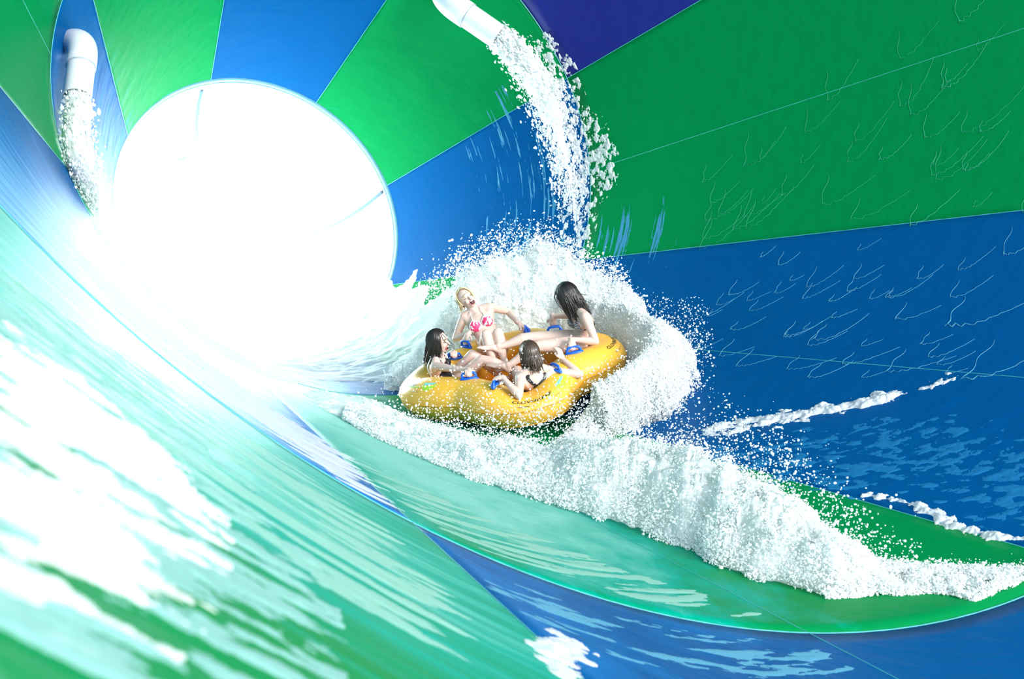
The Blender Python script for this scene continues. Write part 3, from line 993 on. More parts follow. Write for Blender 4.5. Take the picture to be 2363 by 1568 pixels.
def tube_s(deg, psi, h=0.0):
    """point on the raft's tube: deg round the raft, psi round the tube (0 outside, 90 top)"""
    deg, psi, h = np.broadcast_arrays(np.asarray(deg, float), np.asarray(psi, float), np.asarray(h, float))
    T, N = raft_frame(deg); p = np.radians(psi)
    sag = 0
    for d0, wd, k in ((281, 17, .62), (175, 15, .42), (12, 15, .22), (91, 14, .25)):      # the rider's seat presses each lobe down
        dd = (deg - d0 + 180) % 360 - 180
        sag = sag + k * np.exp(-(dd / wd) ** 2)
    z = np.sin(p); z = np.where(z > 0, z * (1 - sag), z)
    return raft_c(deg) + (TR + h)[..., None] * (np.cos(p)[..., None] * N + z[..., None] * np.array([0, 0, 1.0]))


RAFT_M = Matrix(((RM[0, 0], RM[0, 1], RM[0, 2], RO[0]), (RM[1, 0], RM[1, 1], RM[1, 2], RO[1]), (RM[2, 0], RM[2, 1], RM[2, 2], RO[2]), (0, 0, 0, 1)))
raft = empty('inflatable_raft', RO, 'big yellow inflatable clover shaped raft carrying four riders', 'raft')
raft.matrix_world = RAFT_M
D, Pq = np.meshgrid(np.linspace(0, 360, 361), np.linspace(0, 360, 41), indexing='ij')
link('tube_body', mesh_np('tube_body', tube_s(D, Pq).reshape(-1, 3), grid_faces(361, 41)), M_RAFT, raft)
for psi in (2, -52):
    b = MB(); q = np.linspace(0, 360, 241)[:-1]
    c = tube_s(q, psi, 0.0); T, N = raft_frame(q)
    a8 = np.linspace(0, 2 * PI, 7)[:-1]
    b.loft([c[i] + 0.0065 * (np.cos(a8)[:, None] * N[i] + np.sin(a8)[:, None] * np.array([0, 0, 1.0])) for i in range(240)], close=True)
    b.build('weld_seam', M_RSEAM, raft)
# floor sheet with quilted ribs
rr_, aa = np.meshgrid(np.linspace(0.02, 1, 30), np.linspace(0, 360, 181), indexing='ij')
rad = raft_r(aa) * rr_
fx = rad * np.cos(np.radians(aa)); fy = rad * np.sin(np.radians(aa))
fz = -0.145 + 0.018 * np.abs(np.sin(fx * 14)) + 0.03 * rr_ ** 4
link('floor_sheet', mesh_np('floor_sheet', np.stack([fx, fy, fz], -1).reshape(-1, 3), grid_faces(30, 181)), M_RFLOOR, raft)

HANDLES = {'b_right': (131.5, 87, (.65, -.75, 0)), 'b_left': (73, 108, (-.05, -1, 0)), 'r_far': (47, 87, (1, .1, 0)), 'r_near': (340.5, 94, (1, .12, 0)),
           'l_far': (147, 118, (1, 0.05, 0)), 'l_near': (229, 95, (1, 0, 0)), 'f_left': (259, 92, (.25, 1, 0)), 'f_right': (306, 84, (.6, -.8, 0))}
GRIP = {}
for key, (dg, ps, dr) in HANDLES.items():
    c = tube_s(dg, ps); n = tube_s(dg, ps, 0.1) - c; n /= np.linalg.norm(n)
    d = np.array(dr, float); d -= n * (d @ n); d /= np.linalg.norm(d)
    e = np.cross(n, d)
    GRIP[key] = (c + n * 0.052, d, n)
    b = MB()                                          # oval base patch hugging the tube
    rings = []
    aa_ = np.linspace(0, 2 * PI, 28, endpoint=False)
    for k, hz in ((1.0, -0.004), (1.0, 0.007), (0.86, 0.013), (0.5, 0.014), (0.05, 0.0145)):
        P = c + 0.088 * k * np.cos(aa_)[:, None] * d + 0.036 * k * np.sin(aa_)[:, None] * e * (1.0 - 0.25 * np.cos(aa_)[:, None] ** 2)
        # press onto the tube: measure distance to its centre line
        T, N = raft_frame(dg)
        ctr = raft_c(dg)
        rel = P - ctr; al = rel @ T
        rel = rel - al[:, None] * T
        rel = rel / np.linalg.norm(rel, axis=1)[:, None]
        P = ctr + al[:, None] * T + rel * (TR + hz)
        rings.append(P)
    b.loft(rings)
    hd = b.build('handle', M_HANDLE, raft)
    b = MB()
    b.tube([c + d * x + n * z for x, z in ((-0.062, 0.004), (-0.060, 0.034), (-0.046, 0.051), (-0.02, 0.055), (0.02, 0.055), (0.046, 0.051), (0.060, 0.034), (0.062, 0.004))],
           [0.013] * 8, 10, up=e)
    b.build('grip', M_HANDLE, hd)


def wrap_text(txt, size, deg0, psi0, slant, mat, name, h=0.0022, mirror=1):
    cu = bpy.data.curves.new('lettering', 'FONT'); cu.body = txt; cu.size = size; cu.align_x = 'CENTER'; cu.shear = slant
    cu.offset = size * 0.02
    ob = bpy.data.objects.new('lettering', cu); COL.objects.link(ob)
    dg = bpy.context.evaluated_depsgraph_get()
    me = bpy.data.meshes.new_from_object(ob.evaluated_get(dg))
    bpy.data.objects.remove(ob); bpy.data.curves.remove(cu)
    r = float(raft_r(deg0)) + TR * math.cos(math.radians(psi0))
    for v in me.vertices:
        dgv = deg0 + math.degrees(v.co.x / r)
        ps = psi0 + math.degrees(v.co.y / TR)
        v.co = tube_s(dgv, ps, h)
    me.name = name
    return link(name, me, mat, raft, smooth=False)


def wrap_patch(deg0, psi0, outline, mat, name, h=0.0018):
    """flat printed shape lying on the tube; outline in metres"""
    r = float(raft_r(deg0)) + TR * math.cos(math.radians(psi0))
    o2 = np.array(outline, float)
    c = o2.mean(0)
    V = [tube_s(deg0 + math.degrees(c[0] / r), psi0 + math.degrees(c[1] / TR), h)]
    n = len(o2)
    K = 5
    for k in range(1, K + 1):
        for q in o2:
            p = c + (q - c) * k / K
            V.append(tube_s(deg0 + math.degrees(p[0] / r), psi0 + math.degrees(p[1] / TR), h))
    F = [(0, 1 + i, 1 + (i + 1) % n) for i in range(n)]
    for k in range(K - 1):
        for i in range(n):
            a = 1 + k * n + i; b_ = 1 + k * n + (i + 1) % n
            F.append((a, a + n, b_ + n, b_))
    return link(name, mesh_py(name, V, F), mat, raft, smooth=False)


for dg, ps in ((281, 44), (6, 52), (183, 52)):
    wrap_text('CLOVERLEAF', 0.052, dg + 0.2, ps, 0.25, M_INK, 'lettering')
    wrap_patch(dg + 9, ps + 2, [(-.07, -.014), (0, -.02), (.06, -.012), (.05, 0.0), (-.02, -.004), (-.07, 0)], M_LIME, 'leaf_print', 0.0012)
    wrap_patch(dg + 17, ps + 2, [(-.05, .0), (-.02, -.035), (.01, -.05), (.03, -.03), (.085, .01), (.09, .03), (.03, .012), (-.03, .02)], M_LIME, 'leaf_print', 0.0012)
    wrap_patch(dg + 17, ps + 12, [(-.045, -.012), (0, -.016), (.06, -.004), (.075, .014), (.02, .012), (-.03, .010)], M_AQUA, 'wave_print', 0.0016)
    wrap_patch(dg - 3, ps - 17, [(-.06, .004), (.055, .004), (.055, .001), (-.06, .001)], M_INK, 'print_line')
    wrap_patch(dg - 3, ps - 20, [(-.06, .004), (.02, .004), (.02, .001), (-.06, .001)], M_INK, 'print_line')
    wrap_patch(dg + 11, ps - 15, [(-.03, .004), (.035, .004), (.035, .001), (-.03, .001)], M_INK, 'print_line')


# ------------------------------------------------------------------ the four riders
def unit(v):
    v = np.asarray(v, float)
    return v / (np.linalg.norm(v) + 1e-12)


def ik(a, b, la, lb, pole):
    """middle joint of a two-bone limb from a to b, bent towards the pole"""
    a = np.asarray(a, float); b = np.asarray(b, float); pole = np.asarray(pole, float)
    d = b - a; L = np.linalg.norm(d); L = min(L, (la + lb) * 0.999); u = unit(d)
    x = (la * la - lb * lb + L * L) / (2 * L)
    hgt = math.sqrt(max(la * la - x * x, 0))
    w = pole - a; w = w - u * (w @ u)
    return a + u * x + unit(w) * hgt


def bez(pts, n):
    pts = np.asarray(pts, float)
    q = np.linspace(0, len(pts) - 1, n)
    # Catmull-Rom through the points
    out = []
    P = np.concatenate([[2 * pts[0] - pts[1]], pts, [2 * pts[-1] - pts[-2]]])
    for v in q:
        i = min(int(v), len(pts) - 2); t = v - i
        p0, p1, p2, p3 = P[i], P[i + 1], P[i + 2], P[i + 3]
        out.append(0.5 * ((2 * p1) + (p2 - p0) * t + (2 * p0 - 5 * p1 + 4 * p2 - p3) * t * t + (3 * p1 - p0 - 3 * p2 + p3) * t ** 3))
    return np.array(out)


def hand(b, wrist, tip_dir, palm_n, curl, side, spread=0.0, thumb_dir=None):
    """palm, four fingers of different length with two bends each, and a thumb from the side of the palm.
    tip_dir: wrist to knuckles; palm_n: the way the palm faces; side: towards the thumb"""
    t = unit(tip_dir); n = unit(palm_n - t * (palm_n @ t)); s = unit(np.cross(n, t)); s = s if s @ side > 0 else -s
    c = wrist + t * 0.040
    Rm_ = np.stack([s, t, n], 1)
    b.ellip(c, (0.036, 0.046, 0.015), Rm_, 14, 10)
    b.tube([wrist - t * 0.01, wrist + t * 0.03], [0.023, 0.026], 10, flat=1.0)
    for k, (off, ln) in enumerate(((0.027, 0.066), (0.009, 0.074), (-0.009, 0.070), (-0.026, 0.054))):
        base = wrist + t * (0.072 - 0.06 * abs(off)) + s * off
        d = unit(t + s * spread * off / 0.03)
        a1, a2, a3 = curl * 0.55, curl * 1.25, curl * 1.85
        p1 = base + ln * 0.45 * (d * math.cos(a1) + n * math.sin(a1))
        p2 = p1 + ln * 0.32 * (d * math.cos(a2) + n * math.sin(a2))
        p3 = p2 + ln * 0.23 * (d * math.cos(a3) + n * math.sin(a3))
        b.tube([base - d * 0.012, base, p1, p2, p3], [0.0100, 0.0098, 0.0090, 0.0082, 0.0072], 8)
    tb = wrist + t * 0.022 + s * 0.026
    td = unit(t * 0.55 + s * 0.75 + n * 0.5 * min(1, curl))
    b.tube([tb - s * 0.012, tb + td * 0.028, tb + td * 0.030 + unit(t + n * 0.9 * curl + s * 0.1) * 0.030], [0.014, 0.0115, 0.0085], 8)


def foot(b, ankle, toe, up):
    f = unit(toe - ankle); u = unit(up - f * (up @ f)); s = np.cross(f, u)
    heel = ankle - f * 0.025 - u * 0.035
    b.tube([ankle + u * 0.01, heel], [0.031, 0.028], 12)
    b.tube([heel, ankle + f * 0.04 - u * 0.012, ankle + f * 0.10 - u * 0.034, ankle + f * 0.145 - u * 0.042], [0.027, 0.032, 0.026, 0.018], 12)
    b.ellip(ankle + f * 0.125 - u * 0.042, (0.036, 0.036, 0.014), np.stack([s, f, u], 1), 12, 8)
    for k, (o, r, l) in enumerate(((-0.024, 0.0115, 0.045), (-0.009, 0.0085, 0.045), (0.004, 0.0080, 0.040), (0.016, 0.0075, 0.034), (0.027, 0.0070, 0.026))):
        p = ankle + f * 0.140 - u * 0.043 + s * o
        b.tube([p, p + f * l * 0.6 + u * 0.004, p + f * l - u * 0.003], [r, r, r * 0.9], 8)


class Person:
    def __init__(self, label, hip, neck, head, face, shR, shL, sc=1.0, head_up=None, spine=None, hipw=0.085):
        self.o = np.asarray(hip, float)
        self.root = empty('person', (0, 0, 0), label, 'person', 'riders in the yellow raft')
        self.root.matrix_world = RAFT_M @ Matrix.Translation(Vector(hip))
        self.b = MB(); self.sc = sc
        self.hip = np.asarray(hip, float); self.neck = np.asarray(neck, float); self.head = np.asarray(head, float)
        self.shR = np.asarray(shR, float); self.shL = np.asarray(shL, float)
        up = unit(self.neck - self.hip)
        right = self.shR - self.shL; right = unit(right - up * (right @ up))
        self.up, self.right, self.fwd = up, right, np.cross(up, right)
        self.spine = spine
        f = unit(face); hu = np.asarray(head_up if head_up is not None else (0, 0, 1), float)
        hu = unit(hu - f * (hu @ f)); self.hf, self.hu, self.hr = f, hu, np.cross(f, hu)
        self.hipw = hipw
        self.torso(); self.make_head()

    # rings of the trunk, also used for the clothes
    PROF = [(-0.26, .070, .070, .00), (-0.16, .135, .108, .00), (-0.02, .158, .112, .0), (0.12, .152, .100, .004), (0.30, .122, .084, .006), (0.42, .116, .080, .008), (0.58, .130, .088, .006),
            (0.72, .140, .092, .004), (0.84, .142, .082, .0), (0.92, .125, .066, -.006), (0.98, .080, .054, -.008), (1.04, .050, .050, -.004)]

    def ring(self, t, off=0.0, k=28):
        pr = np.array(self.PROF)
        a = np.interp(t, pr[:, 0], pr[:, 1]) * self.sc + off; d = np.interp(t, pr[:, 0], pr[:, 2]) * self.sc + off
        z = np.interp(t, pr[:, 0], pr[:, 3])
        c = self.axis(t) + self.fwd * z
        r = self.side(t)
        ang = np.linspace(0, 2 * PI, k, endpoint=False)
        f = np.cross(self.up, r)
        sq = 1.0
        return c + a * np.sin(ang)[:, None] * r + d * np.cos(ang)[:, None] * f * sq, ang, c

    def axis(self, t):
        base = self.hip + (self.neck - self.hip) * t
        bend = 0.0 if self.spine is None else self.spine
        return base + (0 if self.spine is None else np.asarray(bend) * (4 * np.clip(t, 0, 1) * (1 - np.clip(t, 0, 1))))

    def side(self, t):
        return self.right

    def torso(self):
        ts = np.linspace(-0.26, 1.04, 27)
        self.b.loft([self.ring(t)[0] for t in ts])
        b = self.b; s = self.sc
        for sh in (self.shR, self.shL):                 # shoulders and the slope of the neck
            b.tube([self.neck + self.up * 0.015, 0.5 * (self.neck + sh) + self.up * 0.014, sh], [0.046 * s, 0.044 * s, 0.047 * s], 12)
            b.tube([self.axis(0.76) + 0.55 * (sh - self.neck), sh], [0.070 * s, 0.048 * s], 12)
        # neck
        b.tube([self.neck - self.up * 0.03, self.neck, self.head - self.hu * 0.055 - self.hf * 0.012], [0.060 * s, 0.048 * s, 0.045 * s], 14)
        self.breast = []
        for sg in (1, -1):
            c = self.axis(0.66) + self.right * sg * 0.066 * s + self.fwd * 0.066 * s
            b.ellip(c, (0.053 * s, 0.045 * s, 0.056 * s), np.stack([self.right, self.fwd, self.up], 1), 16, 12)
            self.breast.append(c)
        for sg in (1, -1):                               # seat
            b.ellip(self.hip + self.right * sg * 0.07 * s - self.fwd * 0.035 - self.up * 0.015, (0.085 * s, 0.085 * s, 0.085 * s), np.eye(3), 14, 10)

    def make_head(self):
        b = self.b; h = self.head; f, u, r = self.hf, self.hu, self.hr
        R = np.stack([r, f, u], 1); s = 1.0
        b.ellip(h + u * 0.018 - f * 0.006, (0.072, 0.092, 0.090), R, 22, 16)
        b.ellip(h - u * 0.030 + f * 0.030, (0.056, 0.056, 0.070), R, 18, 14)
        b.ellip(h - u * 0.082 + f * 0.052, (0.030, 0.028, 0.022), R, 14, 10)
        for sg in (1, -1):
            b.ellip(h - u * 0.028 + f * 0.062 + r * sg * 0.030, (0.024, 0.020, 0.024), R, 12, 8)
            b.ellip(h - u * 0.012 - f * 0.006 + r * sg * 0.070, (0.008, 0.018, 0.026), R, 10, 8)
        b.tube([h + f * 0.083 + u * 0.014, h + f * 0.098 - u * 0.010, h + f * 0.106 - u * 0.022], [0.009, 0.011, 0.0125], 10)
        b.ellip(h + f * 0.084 + u * 0.034, (0.042, 0.012, 0.012), R, 12, 8)

    def face(self, mouth=1.0, closed=True):
        h = self.head; f, u, r = self.hf, self.hu, self.hr; R = np.stack([r, f, u], 1)
        if mouth > 0:
            m = MB(); m.ellip(h + f * 0.083 - u * 0.058, (0.025, 0.0125, 0.021 * mouth), R, 18, 12)
            mo = self.part('mouth', m, M_MOUTH)
            m = MB(); m.ellip(h + f * 0.0925 - u * (0.058 - 0.013 * mouth), (0.018, 0.005, 0.0055), R, 12, 8); self.part('teeth', m, M_TEETH, mo)
            m = MB()
            a = np.linspace(0, 2 * PI, 25)[:-1]
            k8 = np.linspace(0, 2 * PI, 7)[:-1]
            rings = []
            for q in a:
                c = h + f * (0.0895 - 0.010 * abs(math.cos(q))) - u * 0.058 + r * 0.027 * math.cos(q) + u * 0.0225 * mouth * math.sin(q)
                o_ = unit(r * math.cos(q) + u * math.sin(q))
                rings.append(c + 0.0045 * (np.cos(k8)[:, None] * o_ + np.sin(k8)[:, None] * f))
            m.loft(rings, close=True); self.part('lips', m, M_LIPS)
        else:
            m = MB(); m.tube([h + f * 0.078 - u * 0.056 + r * 0.022, h + f * 0.088 - u * 0.055, h + f * 0.078 - u * 0.056 - r * 0.022], [0.003, 0.006, 0.003], 8)
            self.part('lips', m, M_LIPS)
        for sg in (1, -1):
            m = MB(); m.tube([h + f * (0.080 - 0.010 * k * k) + u * (0.008 - 0.004 * (1 - k * k)) + r * sg * (0.031 + 0.014 * k) for k in (-1, -.5, 0, .5, 1)], 0.0026, 6)
            self.part('eye', m, M_EYE)
            m = MB(); m.tube([h + f * (0.088 - 0.010 * k * k) + u * (0.030 + 0.004 * (1 - k * k)) + r * sg * (0.032 + 0.017 * k) for k in (-1, -.5, 0, .5, 1)], [0.0015, .003, .0032, .0028, .001], 6)
            self.part('eyebrow', m, self.brow if hasattr(self, 'brow') else M_EYE)

    def part(self, name, mb, mat, parent=None, smooth=True):
        mb.V = [tuple(np.asarray(v) - self.o) for v in mb.V]
        return mb.build(name, mat, parent or self.root, smooth)

    def arm(self, sh, grip, pole, palm_to=None, curl=1.15, la=0.255, lb=0.235, thumb=None, tip=None, palm=None):
        """grip: (point, bar direction, outward normal) of a handle, or a plain point"""
        s = self.sc
        if isinstance(grip, tuple):
            c, d, n = grip
            # the hand comes in square to the bar, on top of it
            el0 = np.asarray(pole, float)
            app = unit(c - el0); app = unit(app - d * (app @ d)); app = unit(app - n * 0.35)
            wrist = c - app * 0.078 + n * 0.030
            tipd = unit(c + n * 0.022 - wrist); pn = -n
        else:
            wrist = np.asarray(grip, float); tipd = np.asarray(tip, float); pn = np.asarray(palm, float)
        el = ik(sh, wrist, la * s, lb * s, pole)
        b = self.b
        b.tube([sh, sh + (el - sh) * 0.3, sh + (el - sh) * 0.75, el], [0.047 * s, 0.046 * s, 0.038 * s, 0.034 * s], 14)
        b.tube([el, el + (wrist - el) * 0.28, el + (wrist - el) * 0.7, wrist], [0.034 * s, 0.037 * s, 0.028 * s, 0.0225 * s], 14)
        sd = np.asarray(thumb if thumb is not None else (1, 0, 0), float)
        hand(b, wrist, tipd, pn, curl, sd)
        return el

    def leg(self, hp, kn, an, toe, up):
        s = self.sc; hp, kn, an, toe = [np.asarray(v, float) for v in (hp, kn, an, toe)]; b = self.b
        b.tube([hp, hp + (kn - hp) * 0.3, hp + (kn - hp) * 0.75, kn], [0.086 * s, 0.084 * s, 0.064 * s, 0.055 * s], 18)
        mid = kn + (an - kn) * 0.3
        back = np.cross(np.cross(kn - hp, an - kn), an - kn)
        back = unit(back) * (0.012 if np.linalg.norm(back) > 1e-6 else 0)
        b.tube([kn, mid - back, kn + (an - kn) * 0.7, an], [0.054 * s, 0.056 * s, 0.038 * s, 0.030 * s], 16)
        foot(b, an, toe, np.asarray(up, float))

    def body(self):
        self.b.V = [tuple(np.asarray(v) - self.o) for v in self.b.V]
        o = self.b.build('body', M_SKIN, self.root)
        r = o.modifiers.new('skin', 'REMESH'); r.mode = 'VOXEL'; r.voxel_size = 0.0058; r.use_smooth_shade = True
        m = o.modifiers.new('soft', 'SMOOTH'); m.factor = 0.5; m.iterations = 4
        return o

    def suit(self, t0, t1, mask, off, mat, name, nt=70, na=140):
        ts = np.linspace(t0, t1, nt)
        V = []; A = None
        for t in ts:
            rg, ang, c = self.ring(t, off, na); V.append(rg); A = ang
        V = np.concatenate(V)
        F = []
        for i in range(nt - 1):
            for j in range(na):
                a = (A[j] + PI / na + PI) % (2 * PI) - PI
                if mask((ts[i] + ts[i + 1]) / 2, a):
                    j2 = (j + 1) % na
                    F.append((i * na + j, i * na + j2, (i + 1) * na + j2, (i + 1) * na + j))
        m = MB(); m.add(V, F)
        o = self.part(name, m, mat)
        sl = o.modifiers.new('cloth', 'SOLIDIFY'); sl.thickness = 0.004; sl.offset = 0
        return o

    def cups(self, mat, name, tie, grow=1.13):
        s = self.sc
        for sg, c in zip((1, -1), self.breast):
            m = MB(); V = []; F = []
            n = 22
            for i in range(n):
                for j in range(n):
                    v = -0.96 + 1.83 * i / (n - 1)
                    wd = np.interp(v, [-0.96, -0.55, 0.25, 0.87], [0.80, 0.99, 0.80, 0.10])
                    x = wd * (2 * j / (n - 1) - 1)
                    rr = min(math.hypot(x, v), 0.995)
                    k = rr / max(math.hypot(x, v), 1e-6)
                    x2, v2 = x * k, v * k
                    y = math.sqrt(max(0, 1 - x2 * x2 - v2 * v2))
                    V.append(c + self.right * x2 * 0.056 * s * grow + self.up * v2 * 0.059 * s * grow + self.fwd * (y * 0.048 * s * grow + 0.005))
            for i in range(n - 1):
                for j in range(n - 1):
                    F.append((i * n + j, i * n + j + 1, (i + 1) * n + j + 1, (i + 1) * n + j))
            m.add(V, F)
            o = self.part(name, m, mat); sl = o.modifiers.new('cloth', 'SOLIDIFY'); sl.thickness = 0.004; sl.offset = 0.5
            top = c + self.up * 0.052 * s + self.fwd * 0.042 * s
            m = MB(); m.tube(bez([top, self.axis(0.86) + self.right * sg * 0.062 * s + self.fwd * 0.078 * s, self.neck + self.right * sg * 0.055 * s + self.fwd * 0.042 * s + self.up * 0.022,
                                  self.neck + self.right * sg * 0.040 * s - self.fwd * 0.045 * s + self.up * 0.035], 16), 0.0042, 6)
            self.part('neck_strap', m, tie)
            if tie is M_WHITE:                            # pale edging along both sides of the cup
                for e in (0, n - 1):
                    m = MB(); m.tube([np.asarray(V[i * n + e]) + self.fwd * 0.003 for i in range(n)], 0.0036, 6)
                    self_o = self.o; m.V = [tuple(np.asarray(v)) for v in m.V]
                    self.part('cup_edging', m, tie)
        # band round the ribs
        rg, ang, c = self.ring(0.545, 0.007, 48)
        m = MB(); k8 = np.linspace(0, 2 * PI, 7)[:-1]
        m.loft([rg[i] + 0.0045 * (np.cos(k8)[:, None] * unit(rg[i] - c) + np.sin(k8)[:, None] * self.up) for i in range(48)], close=True)
        self.part('rib_band', m, tie)

    def hair(self, mat, n, length, hang, name='hair', part_side=0.0, fr=0.35, wild=0.012, fringe=None, thick=0.0055, shell=0.010, front_cut=0.25, seed=3):
        """a cap over the scalp plus many tapering locks that hang from it"""
        rg_ = np.random.default_rng(seed)
        h = self.head; f, u, r = self.hf, self.hu, self.hr
        m = MB(); V = []; F = []
        nu_, nv_ = 56, 36
        c = h + u * 0.018 - f * 0.006
        idx = {}
        ok = np.zeros((nv_ + 1, nu_), bool)
        for i in range(nv_ + 1):
            t = PI * i / nv_
            for j in range(nu_):
                a = 2 * PI * j / nu_
                d = np.array([math.sin(t) * math.cos(a), math.sin(t) * math.sin(a), math.cos(t)])      # r, f, u
                grow = 1 + 0.012 * math.sin(a * 17 + 3 * math.sin(t * 3))
                p = c + (r * d[0] * (0.072 + shell) + f * d[1] * (0.092 + shell) + u * d[2] * (0.090 + shell)) * grow
                V.append(p)
                ok[i, j] = (d[1] < front_cut + 0.30 * max(d[2], -0.2) + 0.9 * max(0, d[2] - 0.62)) and d[2] > -0.72
        for i in range(nv_):
            for j in range(nu_):
                j2 = (j + 1) % nu_
                if ok[i, j] and ok[i, j2] and ok[i + 1, j] and ok[i + 1, j2]:
                    F.append((i * nu_ + j, (i + 1) * nu_ + j, (i + 1) * nu_ + j2, i * nu_ + j2))
        m.add(V, F)
        hang = unit(hang)
        for k in range(n):
            # root on the crown, combed down over the skull, then hanging free
            a = rg_.uniform(0, 2 * PI); back = math.sin(a)                        # a: around the head, pi*1.5 is the back
            if back > fr: continue
            dr = math.cos(a); df = math.sin(a)
            pts = []
            for tt in (0.15, 0.55, 1.0, 1.4, 1.75):
                pts.append(c + (r * dr * math.sin(tt) * (0.074 + shell) + f * df * math.sin(tt) * (0.094 + shell) + u * math.cos(tt) * (0.092 + shell)))
            L = length * rg_.uniform(0.6, 1.05)
            p = pts[-1]; d0 = unit(pts[-1] - pts[-2])
            w = rg_.normal(0, wild, 3); ph = rg_.uniform(0, 6)
            for q in np.linspace(0.15, 1, 7):
                d = unit(d0 * (1 - q) * 0.8 + hang * (0.5 + q) + w * 6 * q)
                p = p + d * L / 7 + r * 0.004 * math.sin(ph + q * 7) + f * 0.004 * math.cos(ph + q * 6)
                pts.append(p)
            th = thick * rg_.uniform(0.7, 1.3)
            m.tube(bez(pts, 18), list(np.concatenate([np.full(10, th), np.linspace(th, 0.0012, 8)])), 5, round_ends=False)
        if fringe:
            for pts, th in fringe:
                P = [h + r * p[0] + f * p[1] + u * p[2] for p in pts]
                m.tube(bez(P, 20), list(np.linspace(th, 0.0012, 20)), 5, round_ends=False)
        return self.part(name, m, mat)


G = GRIP
# --- woman on the right, striped bikini, long dark hair
p = Person('woman with long dark wet hair in navy striped bikini at the right of the raft',
           (0.69, 0.13, 0.185), (0.685, 0.09, 0.485), (0.612, 0.135, 0.645), (-0.80, 0.42, -0.36), (0.60, 0.245, 0.462), (0.745, -0.045, 0.475), 0.98,
           spine=(0.035, 0.01, 0))
p.leg((0.64, 0.20, 0.19), (0.235, 0.165, 0.285), (-0.10, 0.115, 0.265), (-0.27, 0.10, 0.345), (0.25, 0, 1))
p.leg((0.655, 0.02, 0.19), (0.28, -0.045, 0.265), (-0.03, -0.125, 0.15), (-0.17, -0.125, 0.225), (0.3, 0, 1))
p.arm(p.shL, G['r_near'], (0.93, -0.12, 0.26), thumb=(-1, 0, 0))
p.arm(p.shR, G['r_far'], (0.50, 0.50, 0.34), thumb=(-1, 0, 0))
p.body(); p.brow = M_HAIRD; p.face(0, True)
p.cups(M_STRIPE, 'bikini_cup', M_BLACK)
p.suit(-0.20, 0.10, lambda t, a: abs(abs(a) - PI / 2) < 0.5 and t < 0.10 and t > 0.0 or t < 0.02, 0.006, M_BLACK, 'bikini_bottom')
p.hair(M_HAIRD, 400, 0.25, (0.30, -0.12, -0.85), fr=0.62, wild=0.02, thick=0.0044, shell=0.016, front_cut=0.52, seed=5,
       fringe=[([(0.05, 0.06, 0.085), (0.065, 0.098, 0.03), (0.055, 0.112, -0.05), (0.06, 0.105, -0.10)], 0.006),
               ([(0.03, 0.07, 0.09), (0.045, 0.112, 0.03), (0.035, 0.122, -0.04), (0.045, 0.125, -0.09)], 0.005),
               ([(-0.045, 0.06, 0.085), (-0.075, 0.085, 0.03), (-0.08, 0.082, -0.04), (-0.072, 0.065, -0.12)], 0.008),
               ([(-0.06, 0.04, 0.07), (-0.088, 0.062, 0.01), (-0.092, 0.055, -0.06), (-0.085, 0.04, -0.16)], 0.009),
               ([(0.0, -0.10, -0.02), (0.02, -0.16, -0.07), (0.03, -0.20, -0.09)], 0.004),
               ([(-0.03, -0.09, -0.05), (-0.03, -0.17, -0.12), (-0.04, -0.23, -0.20)], 0.004)])

# --- woman at the back, laughing with her head thrown back
p = Person('laughing blonde woman in pink floral bikini, head thrown back, at the back of the raft',
           (-0.175, 0.47, 0.13), (-0.285, 0.67, 0.462), (-0.362, 0.70, 0.600), (0.42, -0.78, 0.42), (-0.405, 0.675, 0.440), (-0.150, 0.695, 0.485), 0.95,
           head_up=(-0.52, 0.30, 0.78), spine=(0, 0.03, -0.01))
p.leg((-0.245, 0.45, 0.12), (-0.195, 0.21, 0.372), (-0.165, 0.10, 0.085), (-0.125, -0.03, 0.13), (0.1, -0.3, 1))
p.leg((-0.11, 0.45, 0.12), (-0.085, 0.21, 0.365), (-0.065, 0.09, 0.085), (-0.045, -0.04, 0.15), (0.1, -0.3, 1))
p.arm(p.shR, G['b_right'], (-0.60, 0.76, 0.24), thumb=(1, -.4, 0))
p.arm(p.shL, G['b_left'], (0.02, 0.86, 0.36), thumb=(-1, -0.4, 0))
p.body(); p.brow = M_HAIRL; p.face(1.15, True)
p.cups(M_FLORAL, 'bikini_cup', M_WHITE)
p.suit(-0.20, 0.10, lambda t, a: abs(abs(a) - PI / 2) < 0.5 and t > 0.0 or t < 0.02, 0.006, M_FLORAL, 'bikini_bottom')
p.hair(M_HAIRL, 90, 0.10, (-0.15, 0.35, -0.75), fr=0.30, wild=0.01, shell=0.011, front_cut=0.12, seed=8)

# --- girl on the left, black suit
p = Person('smiling dark haired girl in black swimsuit sitting at the left of the raft',
           (-0.63, 0.10, -0.03), (-0.672, 0.105, 0.270), (-0.640, 0.12, 0.412), (0.96, -0.24, -0.10), (-0.690, -0.040, 0.232), (-0.632, 0.232, 0.215), 0.90,
           spine=(-0.03, 0, 0))
p.leg((-0.60, 0.18, -0.03), (-0.355, 0.165, 0.215), (-0.12, 0.14, -0.05), (0.02, 0.14, -0.07), (0.2, 0, 1))
p.leg((-0.60, 0.01, -0.03), (-0.265, 0.0, 0.205), (0.06, -0.05, 0.055), (0.20, -0.06, 0.03), (0.2, 0, 1))
p.arm(p.shR, G['l_near'], (-0.74, -0.34, 0.20), thumb=(1, 0.3, 0))
p.arm(p.shL, G['l_far'], (-0.70, 0.42, 0.12), thumb=(1, -.3, 0))
p.body(); p.brow = M_HAIRD; p.face(0.95, True)


def mask_l(t, a):
    if t < 0.22: return True
    if t < 0.80: return abs(a) < 1.25 - 0.75 * max(0, t - 0.45)
    return False


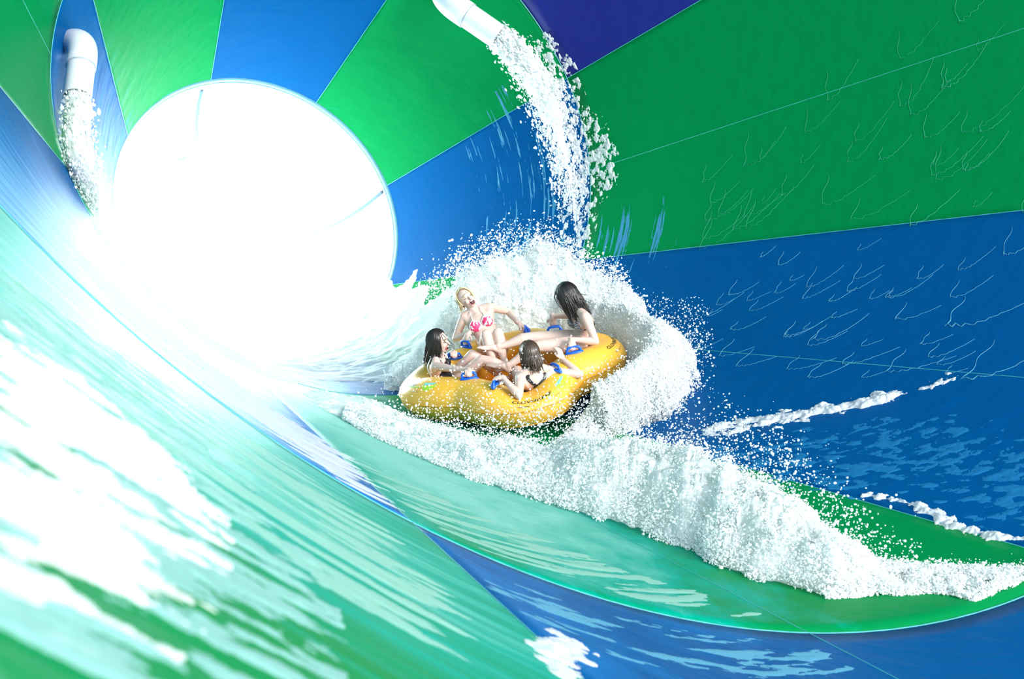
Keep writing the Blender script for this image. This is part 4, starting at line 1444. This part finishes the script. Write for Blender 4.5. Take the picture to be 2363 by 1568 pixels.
p.suit(-0.22, 0.80, mask_l, 0.007, M_BLACK, 'swimsuit')
for sg, c in zip((1, -1), p.breast):
    m = MB(); m.ellip(c + p.fwd * 0.004, (0.060 * p.sc, 0.056 * p.sc, 0.062 * p.sc), np.stack([p.right, p.fwd, p.up], 1), 18, 12)
    p.part('swimsuit_cup', m, M_BLACK)
    m = MB(); m.tube(bez([p.axis(0.74) + p.right * sg * 0.075 + p.fwd * 0.088, p.axis(0.9) + p.right * sg * 0.07 + p.fwd * 0.07, p.neck + p.right * sg * 0.065 + p.up * 0.045,
                          p.axis(0.86) + p.right * sg * 0.09 - p.fwd * 0.075, p.axis(0.55) + p.right * sg * 0.112 - p.fwd * 0.05, p.axis(0.24) + p.right * sg * 0.06 - p.fwd * 0.090], 30), 0.006, 6)
    p.part('shoulder_strap', m, M_WHITE)
p.hair(M_HAIRD, 360, 0.24, (-0.28, -0.03, -0.9), fr=0.52, wild=0.02, thick=0.0042, shell=0.014, front_cut=0.32, seed=11,
       fringe=[([(0.05, 0.05, 0.088), (0.07, 0.085, 0.03), (0.06, 0.15, -0.02), (0.05, 0.165, -0.06), (0.05, 0.12, -0.09)], 0.004),
               ([(0.04, 0.06, 0.088), (0.055, 0.13, 0.025), (0.05, 0.17, -0.02), (0.045, 0.15, -0.07)], 0.003),
               ([(0.06, 0.045, 0.07), (0.078, 0.05, 0.0), (0.074, 0.055, -0.07), (0.07, 0.05, -0.14)], 0.007)])

# --- girl at the front, seen from behind
p = Person('nearest girl in the raft, brown wet hair, seen from behind in black swimsuit',
           (0.185, -0.455, -0.05), (0.232, -0.560, 0.240), (0.208, -0.492, 0.358), (-0.25, 0.95, -0.16), (0.372, -0.545, 0.182), (0.092, -0.600, 0.192), 1.0,
           spine=(0, -0.05, 0))
p.leg((0.11, -0.43, -0.06), (0.05, -0.13, 0.085), (-0.03, 0.14, -0.075), (-0.03, 0.27, -0.05), (0, 0, 1))
p.leg((0.26, -0.43, -0.06), (0.20, -0.12, 0.085), (0.15, 0.16, -0.075), (0.15, 0.30, -0.05), (0, 0, 1))
p.arm(p.shL, G['f_left'], (0.03, -0.84, 0.14), thumb=(0, 1, 0))
p.arm(p.shR, np.array([0.485, -0.40, 0.225]), (0.62, -0.62, 0.08), tip=(-0.12, 0.25, 0.5), palm=(-0.7, 0.6, 0.0), thumb=(-0.5, -0.4, 0.3), curl=0.5)
p.body(); p.brow = M_HAIRB; p.face(0, True)


def mask_f(t, a):
    b = (a if a > 0 else a + 2 * PI) - PI                # 0 at the middle of the back
    if t < 0.40: return True
    if abs(b) > PI / 2: return t < 0.72
    half = np.interp(t, [0.40, 0.47, 0.56, 0.66, 0.72], [1.5, 0.60, 0.27, 0.20, 0.25])
    if t < 0.70: return abs(b) < half
    mid = np.interp(t, [0.70, 0.95], [0.14, 0.74])
    return abs(abs(b) - mid) < 0.14


p.suit(-0.22, 0.96, mask_f, 0.008, M_BLACK, 'swimsuit', 110, 180)
p.hair(M_HAIRB, 420, 0.165, (0.12, -0.24, -0.85), fr=0.75, wild=0.026, thick=0.0042, shell=0.014, front_cut=0.45, seed=21,
       fringe=[([(0.05, -0.05, 0.06), (0.085, -0.06, -0.02), (0.11, -0.07, -0.09), (0.125, -0.09, -0.14), (0.115, -0.12, -0.17)], 0.006),
               ([(0.06, -0.03, 0.05), (0.092, -0.05, -0.03), (0.12, -0.05, -0.10), (0.14, -0.06, -0.14)], 0.005)])
